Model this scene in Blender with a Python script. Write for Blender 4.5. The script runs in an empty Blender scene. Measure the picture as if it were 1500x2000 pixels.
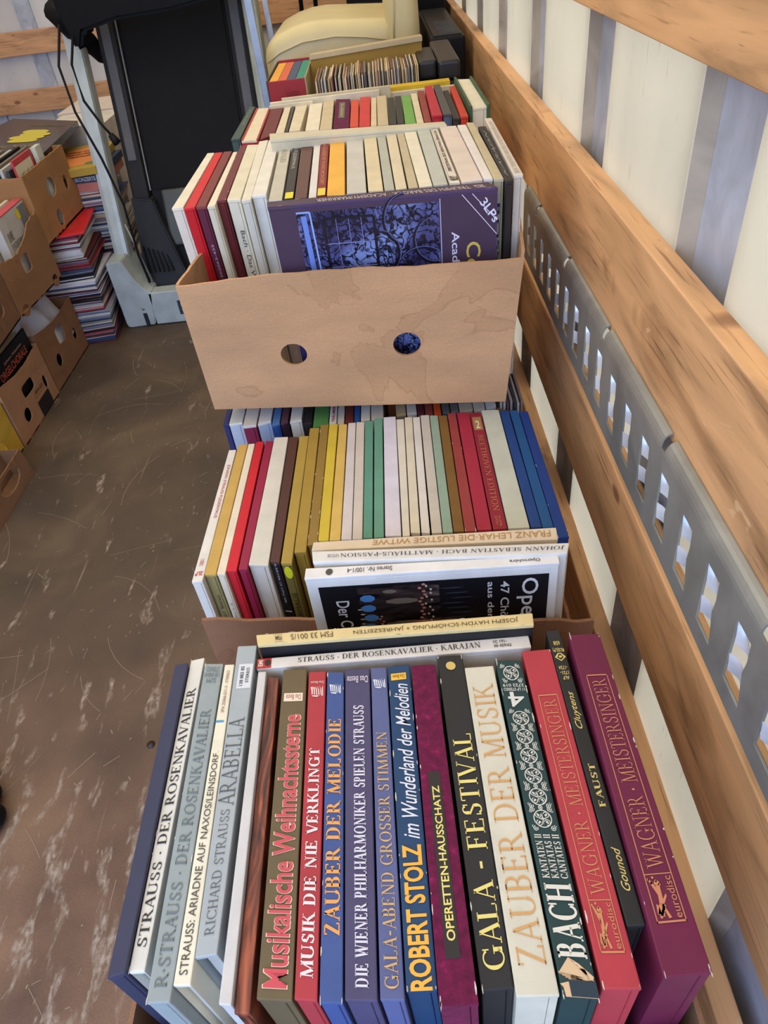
import bpy, bmesh, math, random
from mathutils import Vector, Matrix
random.seed(7)
S = bpy.context.scene
COL = S.collection

# ---------------------------------------------------------------- camera, world, lights, exposure
cam = bpy.data.cameras.new('camera')
cam.sensor_fit = 'HORIZONTAL'; cam.sensor_width = 36.0
cam.lens = 1370.0 / 1500.0 * 36.0
cam.clip_start = 0.02
camo = bpy.data.objects.new('camera', cam); COL.objects.link(camo)
camo.matrix_world = Matrix.Translation((0, 0, 1.35)) @ Matrix(((0.9947535795508773, 0.08831913732151903, 0.05162408307659453),
    (-0.019248937728560348, 0.6572137310179891, -0.7534584196607909),
    (-0.10047285388122743, 0.7485117512398834, 0.6554657610346741))).to_4x4()
S.camera = camo

w = bpy.data.worlds.new('sky'); S.world = w; w.use_nodes = True
bg = w.node_tree.nodes['Background']
bg.inputs[0].default_value = (0.42, 0.60, 1.0, 1); bg.inputs[1].default_value = 4.6

def area(name, loc, rot, sx, sy, power, col):
    l = bpy.data.lights.new(name, 'AREA'); l.shape = 'RECTANGLE'; l.size = sx; l.size_y = sy
    l.energy = power; l.color = col
    o = bpy.data.objects.new(name, l); o.location = loc; o.rotation_euler = rot; COL.objects.link(o); return o
# daylight coming down through the translucent roof of the lorry body
area('roof_daylight', (-0.95, 1.85, 2.38), (0, 0, 0), 2.3, 5.6, 58, (1.0, 0.91, 0.74))
sl_ = bpy.data.lights.new('sun', 'SUN'); sl_.energy = 5.0; sl_.angle = 0.01; sl_.color = (1.0, 0.93, 0.82)
so_ = bpy.data.objects.new('sun', sl_); COL.objects.link(so_); so_.rotation_euler = Vector((0.80, 0.25, 0.62)).to_track_quat('Z', 'Y').to_euler()
S.view_settings.view_transform = 'Standard'; S.view_settings.look = 'None'
S.view_settings.exposure = 0.0; S.view_settings.gamma = 1.0
S.view_settings.use_curve_mapping = False

# ---------------------------------------------------------------- helpers
def lin(c):
    o = []
    for v in c[:3]:
        v = v / 255.0
        o.append(v / 12.92 if v <= 0.04045 else ((v + 0.055) / 1.055) ** 2.4)
    return (*o, 1.0)
MATS = {}
def mat(col, kind='cloth', rough=0.6, metal=0.0):
    key = (tuple(col), kind, rough, metal)
    if key in MATS: return MATS[key]
    m = bpy.data.materials.new(kind); m.use_nodes = True
    nt = m.node_tree; n = nt.nodes; L = nt.links
    b = n['Principled BSDF']; b.inputs['Roughness'].default_value = rough; b.inputs['Metallic'].default_value = metal
    c = lin(col); b.inputs['Base Color'].default_value = c
    MATS[key] = m
    if kind == 'print': return m
    tc = n.new('ShaderNodeTexCoord'); mp = n.new('ShaderNodeMapping'); L.new(tc.outputs['Object'], mp.inputs[0])
    def noise(scale, detail=3, sc=(1, 1, 1), dist=0):
        q = n.new('ShaderNodeTexNoise'); q.inputs['Scale'].default_value = scale; q.inputs['Detail'].default_value = detail
        q.inputs['Distortion'].default_value = dist
        if sc != (1, 1, 1):
            mm = n.new('ShaderNodeMapping'); mm.inputs['Scale'].default_value = sc
            L.new(tc.outputs['Object'], mm.inputs[0]); L.new(mm.outputs[0], q.inputs[0])
        else: L.new(mp.outputs[0], q.inputs[0])
        return q.outputs[0]
    def ramp(src, stops):
        r = n.new('ShaderNodeValToRGB'); e = r.color_ramp.elements
        while len(e) < len(stops): e.new(0.5)
        for el, (p, cc) in zip(e, stops): el.position = p; el.color = cc
        L.new(src, r.inputs[0]); return r.outputs[0]
    def mix(f, a, bb, mode='MIX'):
        x = n.new('ShaderNodeMix'); x.data_type = 'RGBA'; x.blend_type = mode
        for s, v in ((0, f), (6, a), (7, bb)):
            if hasattr(v, 'links'): L.new(v, x.inputs[s])
            else: x.inputs[s].default_value = v
        return x.outputs[2]
    def bump(src, st, dist=0.001):
        u = n.new('ShaderNodeBump'); u.inputs['Strength'].default_value = st; u.inputs['Distance'].default_value = dist
        L.new(src, u.inputs['Height']); L.new(u.outputs[0], b.inputs['Normal'])
    def sc(f): return (min(1, c[0] * f), min(1, c[1] * f), min(1, c[2] * f), 1)
    if kind == 'cloth':
        k = ramp(noise(28, 5), [(0.25, sc(0.90)), (0.75, sc(1.07))])
        sp = ramp(noise(210, 2), [(0.0, (0, 0, 0, 1)), (0.70, (0, 0, 0, 1)), (0.78, (0.4, 0.4, 0.4, 1)), (1, (0.5, 0.5, 0.5, 1))])
        k2 = mix(sp, k, (0.42, 0.36, 0.27, 1)) if sum(c[:3]) > 1.2 else k
        L.new(k2, b.inputs['Base Color']); bump(noise(700, 2), 0.18, 0.0006)
        b.inputs['Roughness'].default_value = 0.62
    elif kind == 'velvet':
        L.new(ramp(noise(120, 6), [(0.3, sc(0.65)), (0.62, sc(1.2)), (0.74, sc(2.2))]), b.inputs['Base Color'])
        bump(noise(500, 3), 0.6); b.inputs['Roughness'].default_value = 0.95
        b.inputs['Sheen Weight'].default_value = 0.35; b.inputs['Sheen Tint'].default_value = c
    elif kind == 'marble':
        L.new(ramp(noise(9, 4, (6, 1, 1), 2.0), [(0.32, lin((52, 30, 26))), (0.5, lin((118, 56, 40))), (0.66, lin((186, 96, 62)))]), b.inputs['Base Color'])
        b.inputs['Roughness'].default_value = 0.4
    elif kind == 'card':
        k = ramp(noise(5, 6, (1, 1, 3)), [(0.3, sc(0.86)), (0.7, sc(1.1))])
        fb = ramp(noise(300, 2, (1, 1, 6)), [(0.4, (0.86, 0.86, 0.86, 1)), (0.6, (1, 1, 1, 1))])
        k = mix(1.0, k, fb, 'MULTIPLY')
        st = ramp(noise(4.2, 4, (1, 1, 1), 1.2), [(0.0, (1, 1, 1, 1)), (0.598, (1, 1, 1, 1)), (0.606, (0.74, 0.68, 0.62, 1)), (0.614, (0.92, 0.9, 0.88, 1)), (1, (0.9, 0.88, 0.86, 1))])
        L.new(mix(0.75, k, st, 'MULTIPLY'), b.inputs['Base Color']); b.inputs['Roughness'].default_value = 0.85
        bump(noise(60, 4, (1, 1, 4)), 0.25, 0.002)
    elif kind == 'wood':
        g = noise(7, 10, (3.5, 0.45, 3.5), 0.9)
        k = ramp(g, [(0.30, sc(0.60)), (0.42, sc(0.88)), (0.55, sc(1.04)), (0.75, sc(1.22))])
        fine = ramp(noise(60, 5, (3, 0.10, 3), .3), [(0.30, (0.45, 0.36, 0.30, 1)), (0.40, (1, 1, 1, 1))])
        k = mix(0.8, k, fine, 'MULTIPLY')
        nick = ramp(noise(22, 3, (2, 0.5, 2), .5), [(0.245, (0.35, 0.27, 0.22, 1)), (0.275, (1, 1, 1, 1))])
        k = mix(0.9, k, nick, 'MULTIPLY')
        kn = n.new('ShaderNodeTexVoronoi'); kn.inputs['Scale'].default_value = 5.0
        mm = n.new('ShaderNodeMapping'); mm.inputs['Scale'].default_value = (0.6, 0.8, 1.6); L.new(tc.outputs['Object'], mm.inputs[0]); L.new(mm.outputs[0], kn.inputs[0])
        k = mix(ramp(kn.outputs[0], [(0.0, (0.8, 0.8, 0.8, 1)), (0.06, (0.65, 0.65, 0.65, 1)), (0.10, (0, 0, 0, 1))]), k, lin((104, 54, 30)))
        dirt = ramp(noise(4.0, 8, (1, 0.7, 2), 1.2), [(0.57, (1, 1, 1, 1)), (0.66, (0.58, 0.53, 0.48, 1))])
        k = mix(0.75, k, dirt, 'MULTIPLY')
        pale = ramp(noise(9, 8, (1, 0.8, 2.5), 2.5), [(0.68, (0, 0, 0, 1)), (0.71, (0.6, 0.6, 0.6, 1))])
        k = mix(pale, k, lin((232, 190, 140)))
        L.new(k, b.inputs['Base Color']); b.inputs['Roughness'].default_value = 0.5; bump(g, 0.3, 0.002)
    elif kind == 'steel':
        k = ramp(noise(9, 6, (1, 1, 1), 1.0), [(0.3, sc(0.72)), (0.7, sc(1.25))])
        L.new(k, b.inputs['Base Color']); b.inputs['Roughness'].default_value = rough
        bump(noise(90, 3), 0.1)
    elif kind == 'panel':
        k = ramp(noise(3, 6, (1, 1, 0.5), 0.8), [(0.35, sc(0.88)), (0.6, sc(1.02))])
        sp = ramp(noise(26, 5, (1, 2.5, 0.5)), [(0.66, (1, 1, 1, 1)), (0.72, (0.5, 0.48, 0.46, 1))])
        L.new(mix(0.35, k, sp, 'MULTIPLY'), b.inputs['Base Color']); b.inputs['Roughness'].default_value = 0.28
    elif kind == 'skin':     # translucent glass-fibre side panel with the sun on its outside
        k = ramp(noise(3, 6, (1, 1, 0.5), 0.8), [(0.35, sc(0.90)), (0.6, sc(1.02))])
        sp = ramp(noise(26, 5, (1, 2.5, 0.5)), [(0.66, (1, 1, 1, 1)), (0.72, (0.55, 0.53, 0.5, 1))])
        kk = mix(0.35, k, sp, 'MULTIPLY'); L.new(kk, b.inputs['Base Color']); b.inputs['Roughness'].default_value = 0.25
        tr = n.new('ShaderNodeBsdfTranslucent'); L.new(kk, tr.inputs[0]); ms = n.new('ShaderNodeMixShader'); ms.inputs[0].default_value = 0.5
        L.new(b.outputs[0], ms.inputs[1]); L.new(tr.outputs[0], ms.inputs[2]); L.new(ms.outputs[0], n['Material Output'].inputs[0])
    elif kind == 'floor':
        base = ramp(noise(3.0, 8, (1, 1, 1), 0.6), [(0.3, lin((72, 57, 43))), (0.5, lin((90, 72, 54))), (0.72, lin((114, 92, 68)))])
        sepv = n.new('ShaderNodeSeparateXYZ'); L.new(tc.outputs['Object'], sepv.inputs[0])
        mr = n.new('ShaderNodeMapRange'); mr.inputs[1].default_value = 1.35; mr.inputs[2].default_value = 0.45; L.new(sepv.outputs[1], mr.inputs[0])
        reddish = mix(mr.outputs[0], base, ramp(noise(5, 6), [(0.3, lin((88, 62, 48))), (0.7, lin((146, 110, 82)))]))
        # worn streaks, denser near the open end where boxes are dragged in
        s1 = noise(11, 14, (2.4, 0.7, 1), 0.4)
        add = n.new('ShaderNodeMath'); add.operation = 'MULTIPLY_ADD'; add.inputs[1].default_value = 0.12; L.new(mr.outputs[0], add.inputs[0]); L.new(s1, add.inputs[2])
        m1 = ramp(add.outputs[0], [(0.635, (0, 0, 0, 1)), (0.70, (0.85, 0.85, 0.85, 1))])
        brk = ramp(noise(70, 8, (1.6, .6, 1)), [(0.42, (0.15, 0.15, 0.15, 1)), (0.54, (1, 1, 1, 1))]); m1 = mix(1.0, m1, brk, 'MULTIPLY')
        k = mix(m1, reddish, ramp(noise(60, 5), [(0.3, lin((128, 100, 80))), (0.7, lin((190, 172, 150)))]))
        gr = ramp(noise(300, 2), [(0.3, (0.82, 0.82, 0.82, 1)), (0.7, (1.0, 1.0, 1.0, 1))])
        k = mix(1.0, k, gr, 'MULTIPLY')
        for rot, scl, th in ((0.5, (30, 0.7, 1), 0.735), (-0.45, (26, 0.9, 1), 0.74), (0.12, (40, 0.8, 1), 0.745), (1.3, (34, 1.2, 1), 0.75)):
            mm = n.new('ShaderNodeMapping'); mm.inputs['Rotation'].default_value = (0, 0, rot); mm.inputs['Scale'].default_value = scl
            L.new(tc.outputs['Object'], mm.inputs[0]); q = n.new('ShaderNodeTexNoise'); q.inputs['Scale'].default_value = 3; q.inputs['Detail'].default_value = 4
            L.new(mm.outputs[0], q.inputs[0])
            k = mix(ramp(q.outputs[0], [(th - 0.03, (0, 0, 0, 1)), (th, (0.5, 0.5, 0.5, 1))]), k, lin((158, 134, 108)))
        L.new(k, b.inputs['Base Color'])
        L.new(ramp(noise(6, 5), [(0.3, (0.5, 0.5, 0.5, 1)), (0.7, (0.8, 0.8, 0.8, 1))]), b.inputs['Roughness'])
        bump(noise(160, 4), 0.35, 0.002)
    elif kind == 'iron':     # the printed baroque ironwork picture
        d = noise(14, 3, (1, 1, 1), 0); 
        wv = n.new('ShaderNodeTexVoronoi'); wv.feature = 'DISTANCE_TO_EDGE'; wv.inputs['Scale'].default_value = 62
        nn = n.new('ShaderNodeTexNoise'); nn.inputs['Scale'].default_value = 22; nn.inputs['Detail'].default_value = 5
        vm = n.new('ShaderNodeVectorMath'); vm.operation = 'MULTIPLY_ADD'; vm.inputs[1].default_value = (0.09, 0.09, 0.09)
        L.new(tc.outputs['Object'], nn.inputs[0]); L.new(nn.outputs[1], vm.inputs[0]); L.new(tc.outputs['Object'], vm.inputs[2]); L.new(vm.outputs[0], wv.inputs[0])
        basec = ramp(d, [(0.35, lin((52, 46, 82))), (0.5, lin((82, 84, 134))), (0.68, lin((130, 146, 196)))])
        k = mix(ramp(wv.outputs[0], [(0.05, (1, 1, 1, 1)), (0.11, (0, 0, 0, 1))]), basec, lin((22, 18, 34)))
        k = mix(ramp(noise(90, 6), [(0.56, (0, 0, 0, 1)), (0.62, (0.8, 0.8, 0.8, 1))]), k, lin((30, 26, 40)))
        L.new(k, b.inputs['Base Color']); b.inputs['Roughness'].default_value = 0.3
    elif kind == 'stage':
        k = ramp(noise(30, 6, (1, 1, 4), 0.5), [(0.4, lin((14, 12, 18))), (0.62, lin((60, 48, 46))), (0.8, lin((120, 100, 92)))])
        L.new(k, b.inputs['Base Color']); b.inputs['Roughness'].default_value = 0.35
    elif kind == 'leather':
        k = ramp(noise(7, 4), [(0.3, sc(0.92)), (0.7, sc(1.06))]); L.new(k, b.inputs['Base Color']); bump(noise(240, 3), 0.15)
    elif kind == 'plain':
        k = ramp(noise(14, 5), [(0.3, sc(0.85)), (0.7, sc(1.12))]); L.new(k, b.inputs['Base Color'])
        if sum(c[:3]) < .12: b.inputs['Specular IOR Level'].default_value = 0.15
    return m

def link(name, me, m=None, parent=None, loc=None):
    o = bpy.data.objects.new(name, me); COL.objects.link(o)
    if m is not None:
        for x in (m if isinstance(m, (list, tuple)) else [m]): me.materials.append(x)
    if loc is not None: o.location = loc
    if parent is not None:
        o.parent = parent
        if loc is None: o.location = -Vector(parent['_o'])
    return o
def thing(name, loc, label, cat, group=None):
    o = bpy.data.objects.new(name, None); COL.objects.link(o); o.location = loc; o.empty_display_size = 0.05
    o['_o'] = list(loc); o['label'] = label; o['category'] = cat
    if group: o['group'] = group
    return o
def tag(o, label, cat, group=None):
    o['label'] = label; o['category'] = cat
    if group: o['group'] = group
    return o
def nth(k): return str(k) + ('th' if 10 <= k % 100 <= 20 else {1: 'st', 2: 'nd', 3: 'rd'}.get(k % 10, 'th'))
# all part meshes are written in world coordinates and shifted by their thing's origin
def mesh(verts, faces, smooth=False):
    me = bpy.data.meshes.new('m'); me.from_pydata([tuple(v) for v in verts], [], faces); me.update()
    if smooth:
        for p in me.polygons: p.use_smooth = True
    return me
HEX = [(0, 1, 5, 4), (1, 3, 7, 5), (3, 2, 6, 7), (2, 0, 4, 6), (4, 5, 7, 6), (0, 2, 3, 1)]
def hexa(b4, t4, bevel=0.0, seg=2, inset=None):
    """b4/t4: near-left, near-right, far-left, far-right corners, bottom and top"""
    bm = bmesh.new(); v = [bm.verts.new(p) for p in list(b4) + list(t4)]
    fs = [bm.faces.new([v[i] for i in f]) for f in HEX]
    bmesh.ops.recalc_face_normals(bm, faces=bm.faces)
    if inset:
        r = bmesh.ops.inset_region(bm, faces=[fs[0]], thickness=inset[0], depth=-inset[1])
    elif bevel: bmesh.ops.bevel(bm, geom=list(bm.edges), offset=bevel, segments=seg, affect='EDGES', profile=0.6)
    me = bpy.data.meshes.new('m'); bm.to_mesh(me); bm.free(); return me
def box(x0, x1, y0, y1, z0, z1, bevel=0.0, seg=2):
    return hexa([(x0, y0, z0), (x1, y0, z0), (x0, y1, z0), (x1, y1, z0)], [(x0, y0, z1), (x1, y0, z1), (x0, y1, z1), (x1, y1, z1)], bevel, seg)
def tube(pts, r, seg=10, close=True):
    pts = [Vector(p) for p in pts]; vs = []; fs = []
    for i, p in enumerate(pts):
        d = (pts[min(i + 1, len(pts) - 1)] - pts[max(i - 1, 0)]).normalized()
        a = d.cross(Vector((0, 0, 1)));
        if a.length < 1e-3: a = d.cross(Vector((1, 0, 0)))
        a.normalize(); b = d.cross(a)
        rr = r[i] if isinstance(r, (list, tuple)) else r
        for k in range(seg):
            t = 2 * math.pi * k / seg; vs.append(p + a * math.cos(t) * rr + b * math.sin(t) * rr)
    for i in range(len(pts) - 1):
        for k in range(seg):
            k2 = (k + 1) % seg; fs.append((i * seg + k, i * seg + k2, (i + 1) * seg + k2, (i + 1) * seg + k))
    if close: fs.append(tuple(range(seg))[::-1]); fs.append(tuple((len(pts) - 1) * seg + k for k in range(seg)))
    return mesh(vs, fs, True)
def oriented_bar(p0, p1, wx, wy, bevel=0.0):
    """bar between two points, wx wide along x and wy along the other cross direction"""
    p0, p1 = Vector(p0), Vector(p1); d = (p1 - p0).normalized(); a = Vector((1, 0, 0)); a = (a - d * a.dot(d)).normalized(); b = d.cross(a)
    c = lambda p, s, t: p + a * s * wx / 2 + b * t * wy / 2
    return hexa([c(p0, -1, -1), c(p0, 1, -1), c(p0, -1, 1), c(p0, 1, 1)], [c(p1, -1, -1), c(p1, 1, -1), c(p1, -1, 1), c(p1, 1, 1)], bevel)
def prism(poly, axis, a, b, bevel=0.0):
    """extrude a 2D polygon along an axis; poly holds the two other coordinates in order"""
    def P(u, v, t): return {'x': (t, u, v), 'y': (u, t, v), 'z': (u, v, t)}[axis]
    bm = bmesh.new(); A = [bm.verts.new(P(u, v, a)) for u, v in poly]; B = [bm.verts.new(P(u, v, b)) for u, v in poly]
    bm.faces.new(A); bm.faces.new(B[::-1]); k = len(poly)
    for i in range(k): bm.faces.new((A[i], B[i], B[(i + 1) % k], A[(i + 1) % k]))
    bmesh.ops.recalc_face_normals(bm, faces=bm.faces)
    if bevel: bmesh.ops.bevel(bm, geom=list(bm.edges), offset=bevel, segments=2, affect='EDGES')
    me = bpy.data.meshes.new('m'); bm.to_mesh(me); bm.free(); return me
def bilerp(q, s, t):
    return (q[0] * (1 - s) + q[1] * s) * (1 - t) + (q[2] * (1 - s) + q[3] * s) * t
def panel(bl, br, tr, tl, thick, holes=(), rag=0.0, bow=0.0, tear=None, n=24):
    """cardboard wall with punched holes, ragged upper rim and a slight bow; thick goes inwards (a vector)"""
    q = [Vector(bl), Vector(br), Vector(tl), Vector(tr)]; th = Vector(thick)
    W = (q[1] - q[0]).length; Hh = (q[2] - q[0]).length
    bm = bmesh.new()
    out = [(i / n, 0.0) for i in range(n)] + [(1.0, 0.0)]
    for i in range(n, -1, -1):
        u = i / n; d = rag * random.uniform(-1, 0.3) / Hh
        if tear: d += tear(u) / Hh
        out.append((u, 1.0 + d))
    loops = [out]
    for (cx, cz, rx, rz, kind) in holes:
        lp = []
        for k in range(20):
            a = 2 * math.pi * k / 20; ca, sa = math.cos(a), math.sin(a)
            if kind == 'slot': e = 4.0; ca = math.copysign(abs(ca) ** (2 / e), ca); sa = math.copysign(abs(sa) ** (2 / e), sa)
            lp.append((cx + rx / W * ca, cz + rz / Hh * sa))
        loops.append(lp)
    edges = []
    for lp in loops:
        vs = [bm.verts.new((u, v, 0)) for u, v in lp]
        for i in range(len(vs)): edges.append(bm.edges.new((vs[i], vs[(i + 1) % len(vs)])))
    bmesh.ops.triangle_fill(bm, use_beauty=True, use_dissolve=False, edges=edges)
    for k in range(1, 12):
        bmesh.ops.bisect_plane(bm, geom=list(bm.verts) + list(bm.edges) + list(bm.faces), plane_co=(k / 12, 0, 0), plane_no=(1, 0, 0))
    bm.normal_update()
    nrm = -th.normalized()
    vs = list(bm.verts); r = bmesh.ops.extrude_face_region(bm, geom=list(bm.faces))
    new = {v for v in r['geom'] if isinstance(v, bmesh.types.BMVert)}
    for v in bm.verts:
        u, t = v.co.x, v.co.y
        p = bilerp(q, u, t) + nrm * bow * math.sin(math.pi * max(0, min(1, u))) * (0.35 + 0.65 * t)
        v.co = p + (th if v in new else Vector((0, 0, 0)))
    bmesh.ops.recalc_face_normals(bm, faces=bm.faces)
    me = bpy.data.meshes.new('m'); bm.to_mesh(me); bm.free(); return me
def carton(name, label, q, depth, holes=(), col=(176, 132, 92), rag=0.002, bow=0.0, tear=None, group=None, side_holes=(), cat='cardboard box', front=None, side_top=None, dl=0.0):
    """open cardboard box. q = front wall corners bl, br, tr, tl; depth = vector to the back"""
    bl, br, tr, tl = [Vector(v) for v in q]; d = Vector(depth); m = mat(col, 'card')
    base = (bl + br + d) / 2; base = Vector(((bl.x + br.x + d.x) / 2, (bl.y + br.y + d.y) / 2, min(bl.z, br.z)))
    t = thing(name, base, label, cat, group)
    dn = d.normalized(); side = (br - bl).normalized(); e = 0.005
    link('front_wall', panel(bl, br, tr, tl, dn * e, holes, rag, bow, tear), front or m, t)
    lo = Vector((0, 0, (side_top - tl.z) if side_top else 0)); dd = d + Vector((dl, 0, 0))
    link('side_wall', panel(bl + dd, bl + dn * e, tl + dn * e + lo, tl + dd + lo, side * e, side_holes, rag), m, t)
    link('side_wall', panel(br + dn * e, br + d, tr + d + lo, tr + dn * e + lo, -side * e, side_holes, rag), m, t)
    link('back_wall', panel(br + d, bl + dd, tl + dd + lo, tr + d + lo, -dn * e, (), rag), m, t)
    link('bottom', hexa([bl + side * e, br - side * e, bl + d + side * e, br + d - side * e], [v + Vector((0, 0, e)) for v in (bl + side * e, br - side * e, bl + d + side * e, br + d - side * e)]), m, t)
    return t

# ---------------------------------------------------------------- lettering (a small serif alphabet cut from strokes, and plain capitals)
def serif_glyphs(T, t):
    G = {}
    def bar(x0, y0, x1, y1, wd): return [[(x0 - wd / 2, y0), (x0 + wd / 2, y0), (x1 + wd / 2, y1), (x1 - wd / 2, y1)]]
    def hb(x0, x1, y, h=None):
        h = h or t; return [[(x0, y), (x1, y), (x1, y + h), (x0, y + h)]]
    def sf(x, y, L=0.17, h=None): return hb(x - L, x + L, y, h or t * 0.8)
    def st(x, y0=0, y1=1, a=True, b=True): return bar(x, y0, x, y1, T) + (sf(x, 0) if a else []) + (sf(x, 1 - t * 0.8) if b else [])
    def arc(cx, cy, rx, ry, a0, a1, k=12):
        r = []
        for i in range(k):
            P = []
            for j in (i, i + 1):
                a = math.radians(a0 + (a1 - a0) * j / k); wd = t + (T - t) * abs(math.cos(a)) ** 1.3
                P.append(((cx + rx * math.cos(a), cy + ry * math.sin(a)), (cx + (rx - wd) * math.cos(a), cy + (ry - min(t * 1.1, ry * .4) - (wd - t) * .2) * math.sin(a))))
            r.append([P[0][0], P[1][0], P[1][1], P[0][1]])
        return r
    G['A'] = (bar(.07, 0, .38, 1, t) + bar(.66, 0, .38, 1, T) + hb(.18, .56, .32) + sf(.07, 0, .12) + sf(.66, 0, .15), .78)
    G['B'] = (st(.14) + hb(.1, .36, 1 - t) + hb(.1, .36, .5) + hb(.1, .36, 0) + arc(.34, .755, .24, .245, -90, 90) + arc(.34, .27, .28, .27, -90, 90), .7)
    G['C'] = (arc(.44, .5, .42, .51, 42, 318, 20) + hb(.72, .72 + t, .68, .3) + hb(.72, .72 + t, .05, .2), .84)
    G['D'] = (st(.14) + hb(.1, .36, 1 - t) + hb(.1, .36, 0) + arc(.34, .5, .42, .5, -90, 90, 16), .84)
    G['E'] = (st(.14) + hb(.1, .58, 1 - t) + hb(.1, .46, .5) + hb(.1, .62, 0) + hb(.58 - t, .58, .8, .2) + hb(.46 - t, .46, .4, .22) + hb(.62 - t, .62, 0, .22), .7)
    G['F'] = (st(.14) + hb(.1, .58, 1 - t) + hb(.1, .46, .5) + hb(.58 - t, .58, .8, .2) + hb(.46 - t, .46, .4, .22), .66)
    G['G'] = (arc(.44, .5, .42, .51, 42, 330, 20) + bar(.74, 0.04, .74, .42, T) + sf(.74, .42, .16) + hb(.72, .72 + t, .68, .3), .92)
    G['H'] = (st(.14) + st(.68) + hb(.14, .68, .48), .84)
    G['I'] = (st(.18), .36); G['J'] = (bar(.3, .1, .3, 1, T) + sf(.3, 1 - t * .8) + arc(.14, .1, .2, .22, -150, 0, 8), .5)
    G['K'] = (st(.14) + bar(.2, .42, .62, 1, t) + bar(.72, 0, .34, .6, T) + sf(.6, 1 - t * .8, .13) + sf(.72, 0, .15), .84)
    G['L'] = (st(.14) + hb(.1, .62, 0) + hb(.62 - t, .62, 0, .24), .68)
    G['M'] = (bar(.12, 0, .16, 1, t) + sf(.12, 0, .12) + bar(.5, 0, .17, 1, T) + bar(.5, 0, .84, 1, t) + bar(.88, 0, .84, 1, T) + sf(.88, 0, .15) + sf(.1, 1 - t * .8, .1) + sf(.9, 1 - t * .8, .1), 1.04)
    G['N'] = (bar(.14, 0, .14, 1, t) + bar(.72, 0, .14, 1, T) + bar(.72, 0, .72, 1, t) + sf(.14, 0, .12) + sf(.12, 1 - t * .8, .12) + sf(.72, 1 - t * .8, .13), .88)
    G['O'] = (arc(.45, .5, .43, .51, 0, 360, 26), .9)
    G['P'] = (st(.14) + hb(.1, .34, 1 - t) + hb(.1, .34, .44) + arc(.32, .72, .26, .28, -90, 90), .64)
    G['R'] = (st(.14) + hb(.1, .34, 1 - t) + hb(.1, .36, .46) + arc(.32, .73, .26, .27, -90, 90) + bar(.72, 0, .36, .5, T) + sf(.72, 0, .12), .8)
    G['S'] = (arc(.32, .75, .24, .26, 30, 215, 12) + arc(.32, .26, .27, .27, -150, 35, 12) + bar(.5, .4, .14, .62, T * 1.2) + hb(.5, .5 + t, .72, .25) + hb(.05, .05 + t, .05, .25), .64)
    G['T'] = (st(.36, b=False) + hb(.02, .7, 1 - t) + hb(.02, .02 + t, .78, .22) + hb(.7 - t, .7, .78, .22), .74)
    G['U'] = (bar(.14, .3, .14, 1, T) + bar(.68, .3, .68, 1, t) + arc(.41, .3, .27 + T / 2, .31, 180, 360, 14) + sf(.14, 1 - t * .8) + sf(.68, 1 - t * .8, .13), .84)
    G['V'] = (bar(.38, 0, .08, 1, T) + bar(.38, 0, .68, 1, t) + sf(.08, 1 - t * .8, .15) + sf(.68, 1 - t * .8, .12), .76)
    G['W'] = (bar(.32, 0, .08, 1, T) + bar(.32, 0, .56, 1, t) + bar(.76, 0, .52, 1, T) + bar(.76, 0, 1.0, 1, t) + sf(.08, 1 - t * .8, .14) + sf(1.0, 1 - t * .8, .12) + sf(.54, 1 - t * .8, .14), 1.08)
    G['X'] = (bar(.68, 0, .1, 1, T) + bar(.1, 0, .66, 1, t) + sf(.1, 0, .12) + sf(.68, 0, .14) + sf(.1, 1 - t * .8, .14) + sf(.66, 1 - t * .8, .12), .78)
    G['Y'] = (bar(.38, 0, .38, .46, T) + bar(.38, .42, .08, 1, T) + bar(.38, .42, .68, 1, t) + sf(.38, 0) + sf(.08, 1 - t * .8, .14) + sf(.68, 1 - t * .8, .12), .76)
    G['Z'] = (hb(.06, .66, 1 - t) + hb(.04, .68, 0) + bar(.12, 0, .58, 1, T) + hb(.06, .06 + t, .8, .2) + hb(.68 - t, .68, 0, .22), .74)
    for a, bb in (('Ö', 'O'), ('Ü', 'U'), ('Ä', 'A')):
        G[a] = (G[bb][0] + hb(.25, .37, 1.08, .12) + hb(.5, .62, 1.08, .12), G[bb][1])
    G['·'] = ([[(.1 + .09 * math.cos(k * .785), .42 + .09 * math.sin(k * .785)) for k in range(8)]], .24)
    G['-'] = (hb(.04, .34, .38, T * .8), .4); G[' '] = ([], .34)
    G[':'] = (hb(.08, .2, .05, .12) + hb(.08, .2, .55, .12), .28); G['.'] = (hb(.08, .2, 0, .12), .28)
    return G
FONTS = {'serif': serif_glyphs(.16, .055), 'serifl': serif_glyphs(.10, .05), 'seriff': serif_glyphs(.21, .08)}
CACHE = {}
def word_serif(text, f):
    G = FONTS[f]; x = 0; polys = []
    for ch in text.upper():
        g = G.get(ch)
        if g is None: g = G.get('I')
        for p in g[0]: polys.append([(x + a, b) for a, b in p])
        x += g[1] + .07
    return polys
def word_sans(text, f):
    cu = bpy.data.curves.new('t', 'FONT'); cu.body = text; cu.size = 1.0; cu.resolution_u = 3
    if f in ('bold', 'fat', 'fatout'): cu.offset = 0.022 if f != 'bold' else 0.018
    if f in ('fat', 'fatout'): cu.offset = 0.03
    if f == 'script': cu.shear = 0.45; cu.offset = 0.008
    if f == 'serif2': cu.offset = 0.01
    o = bpy.data.objects.new('t', cu); COL.objects.link(o)
    dg = bpy.context.evaluated_depsgraph_get(); me = o.evaluated_get(dg).to_mesh()
    polys = [[(me.vertices[i].co.x, me.vertices[i].co.y) for i in p.vertices] for p in me.polygons]
    o.evaluated_get(dg).to_mesh_clear(); bpy.data.objects.remove(o); bpy.data.curves.remove(cu)
    return polys
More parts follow.
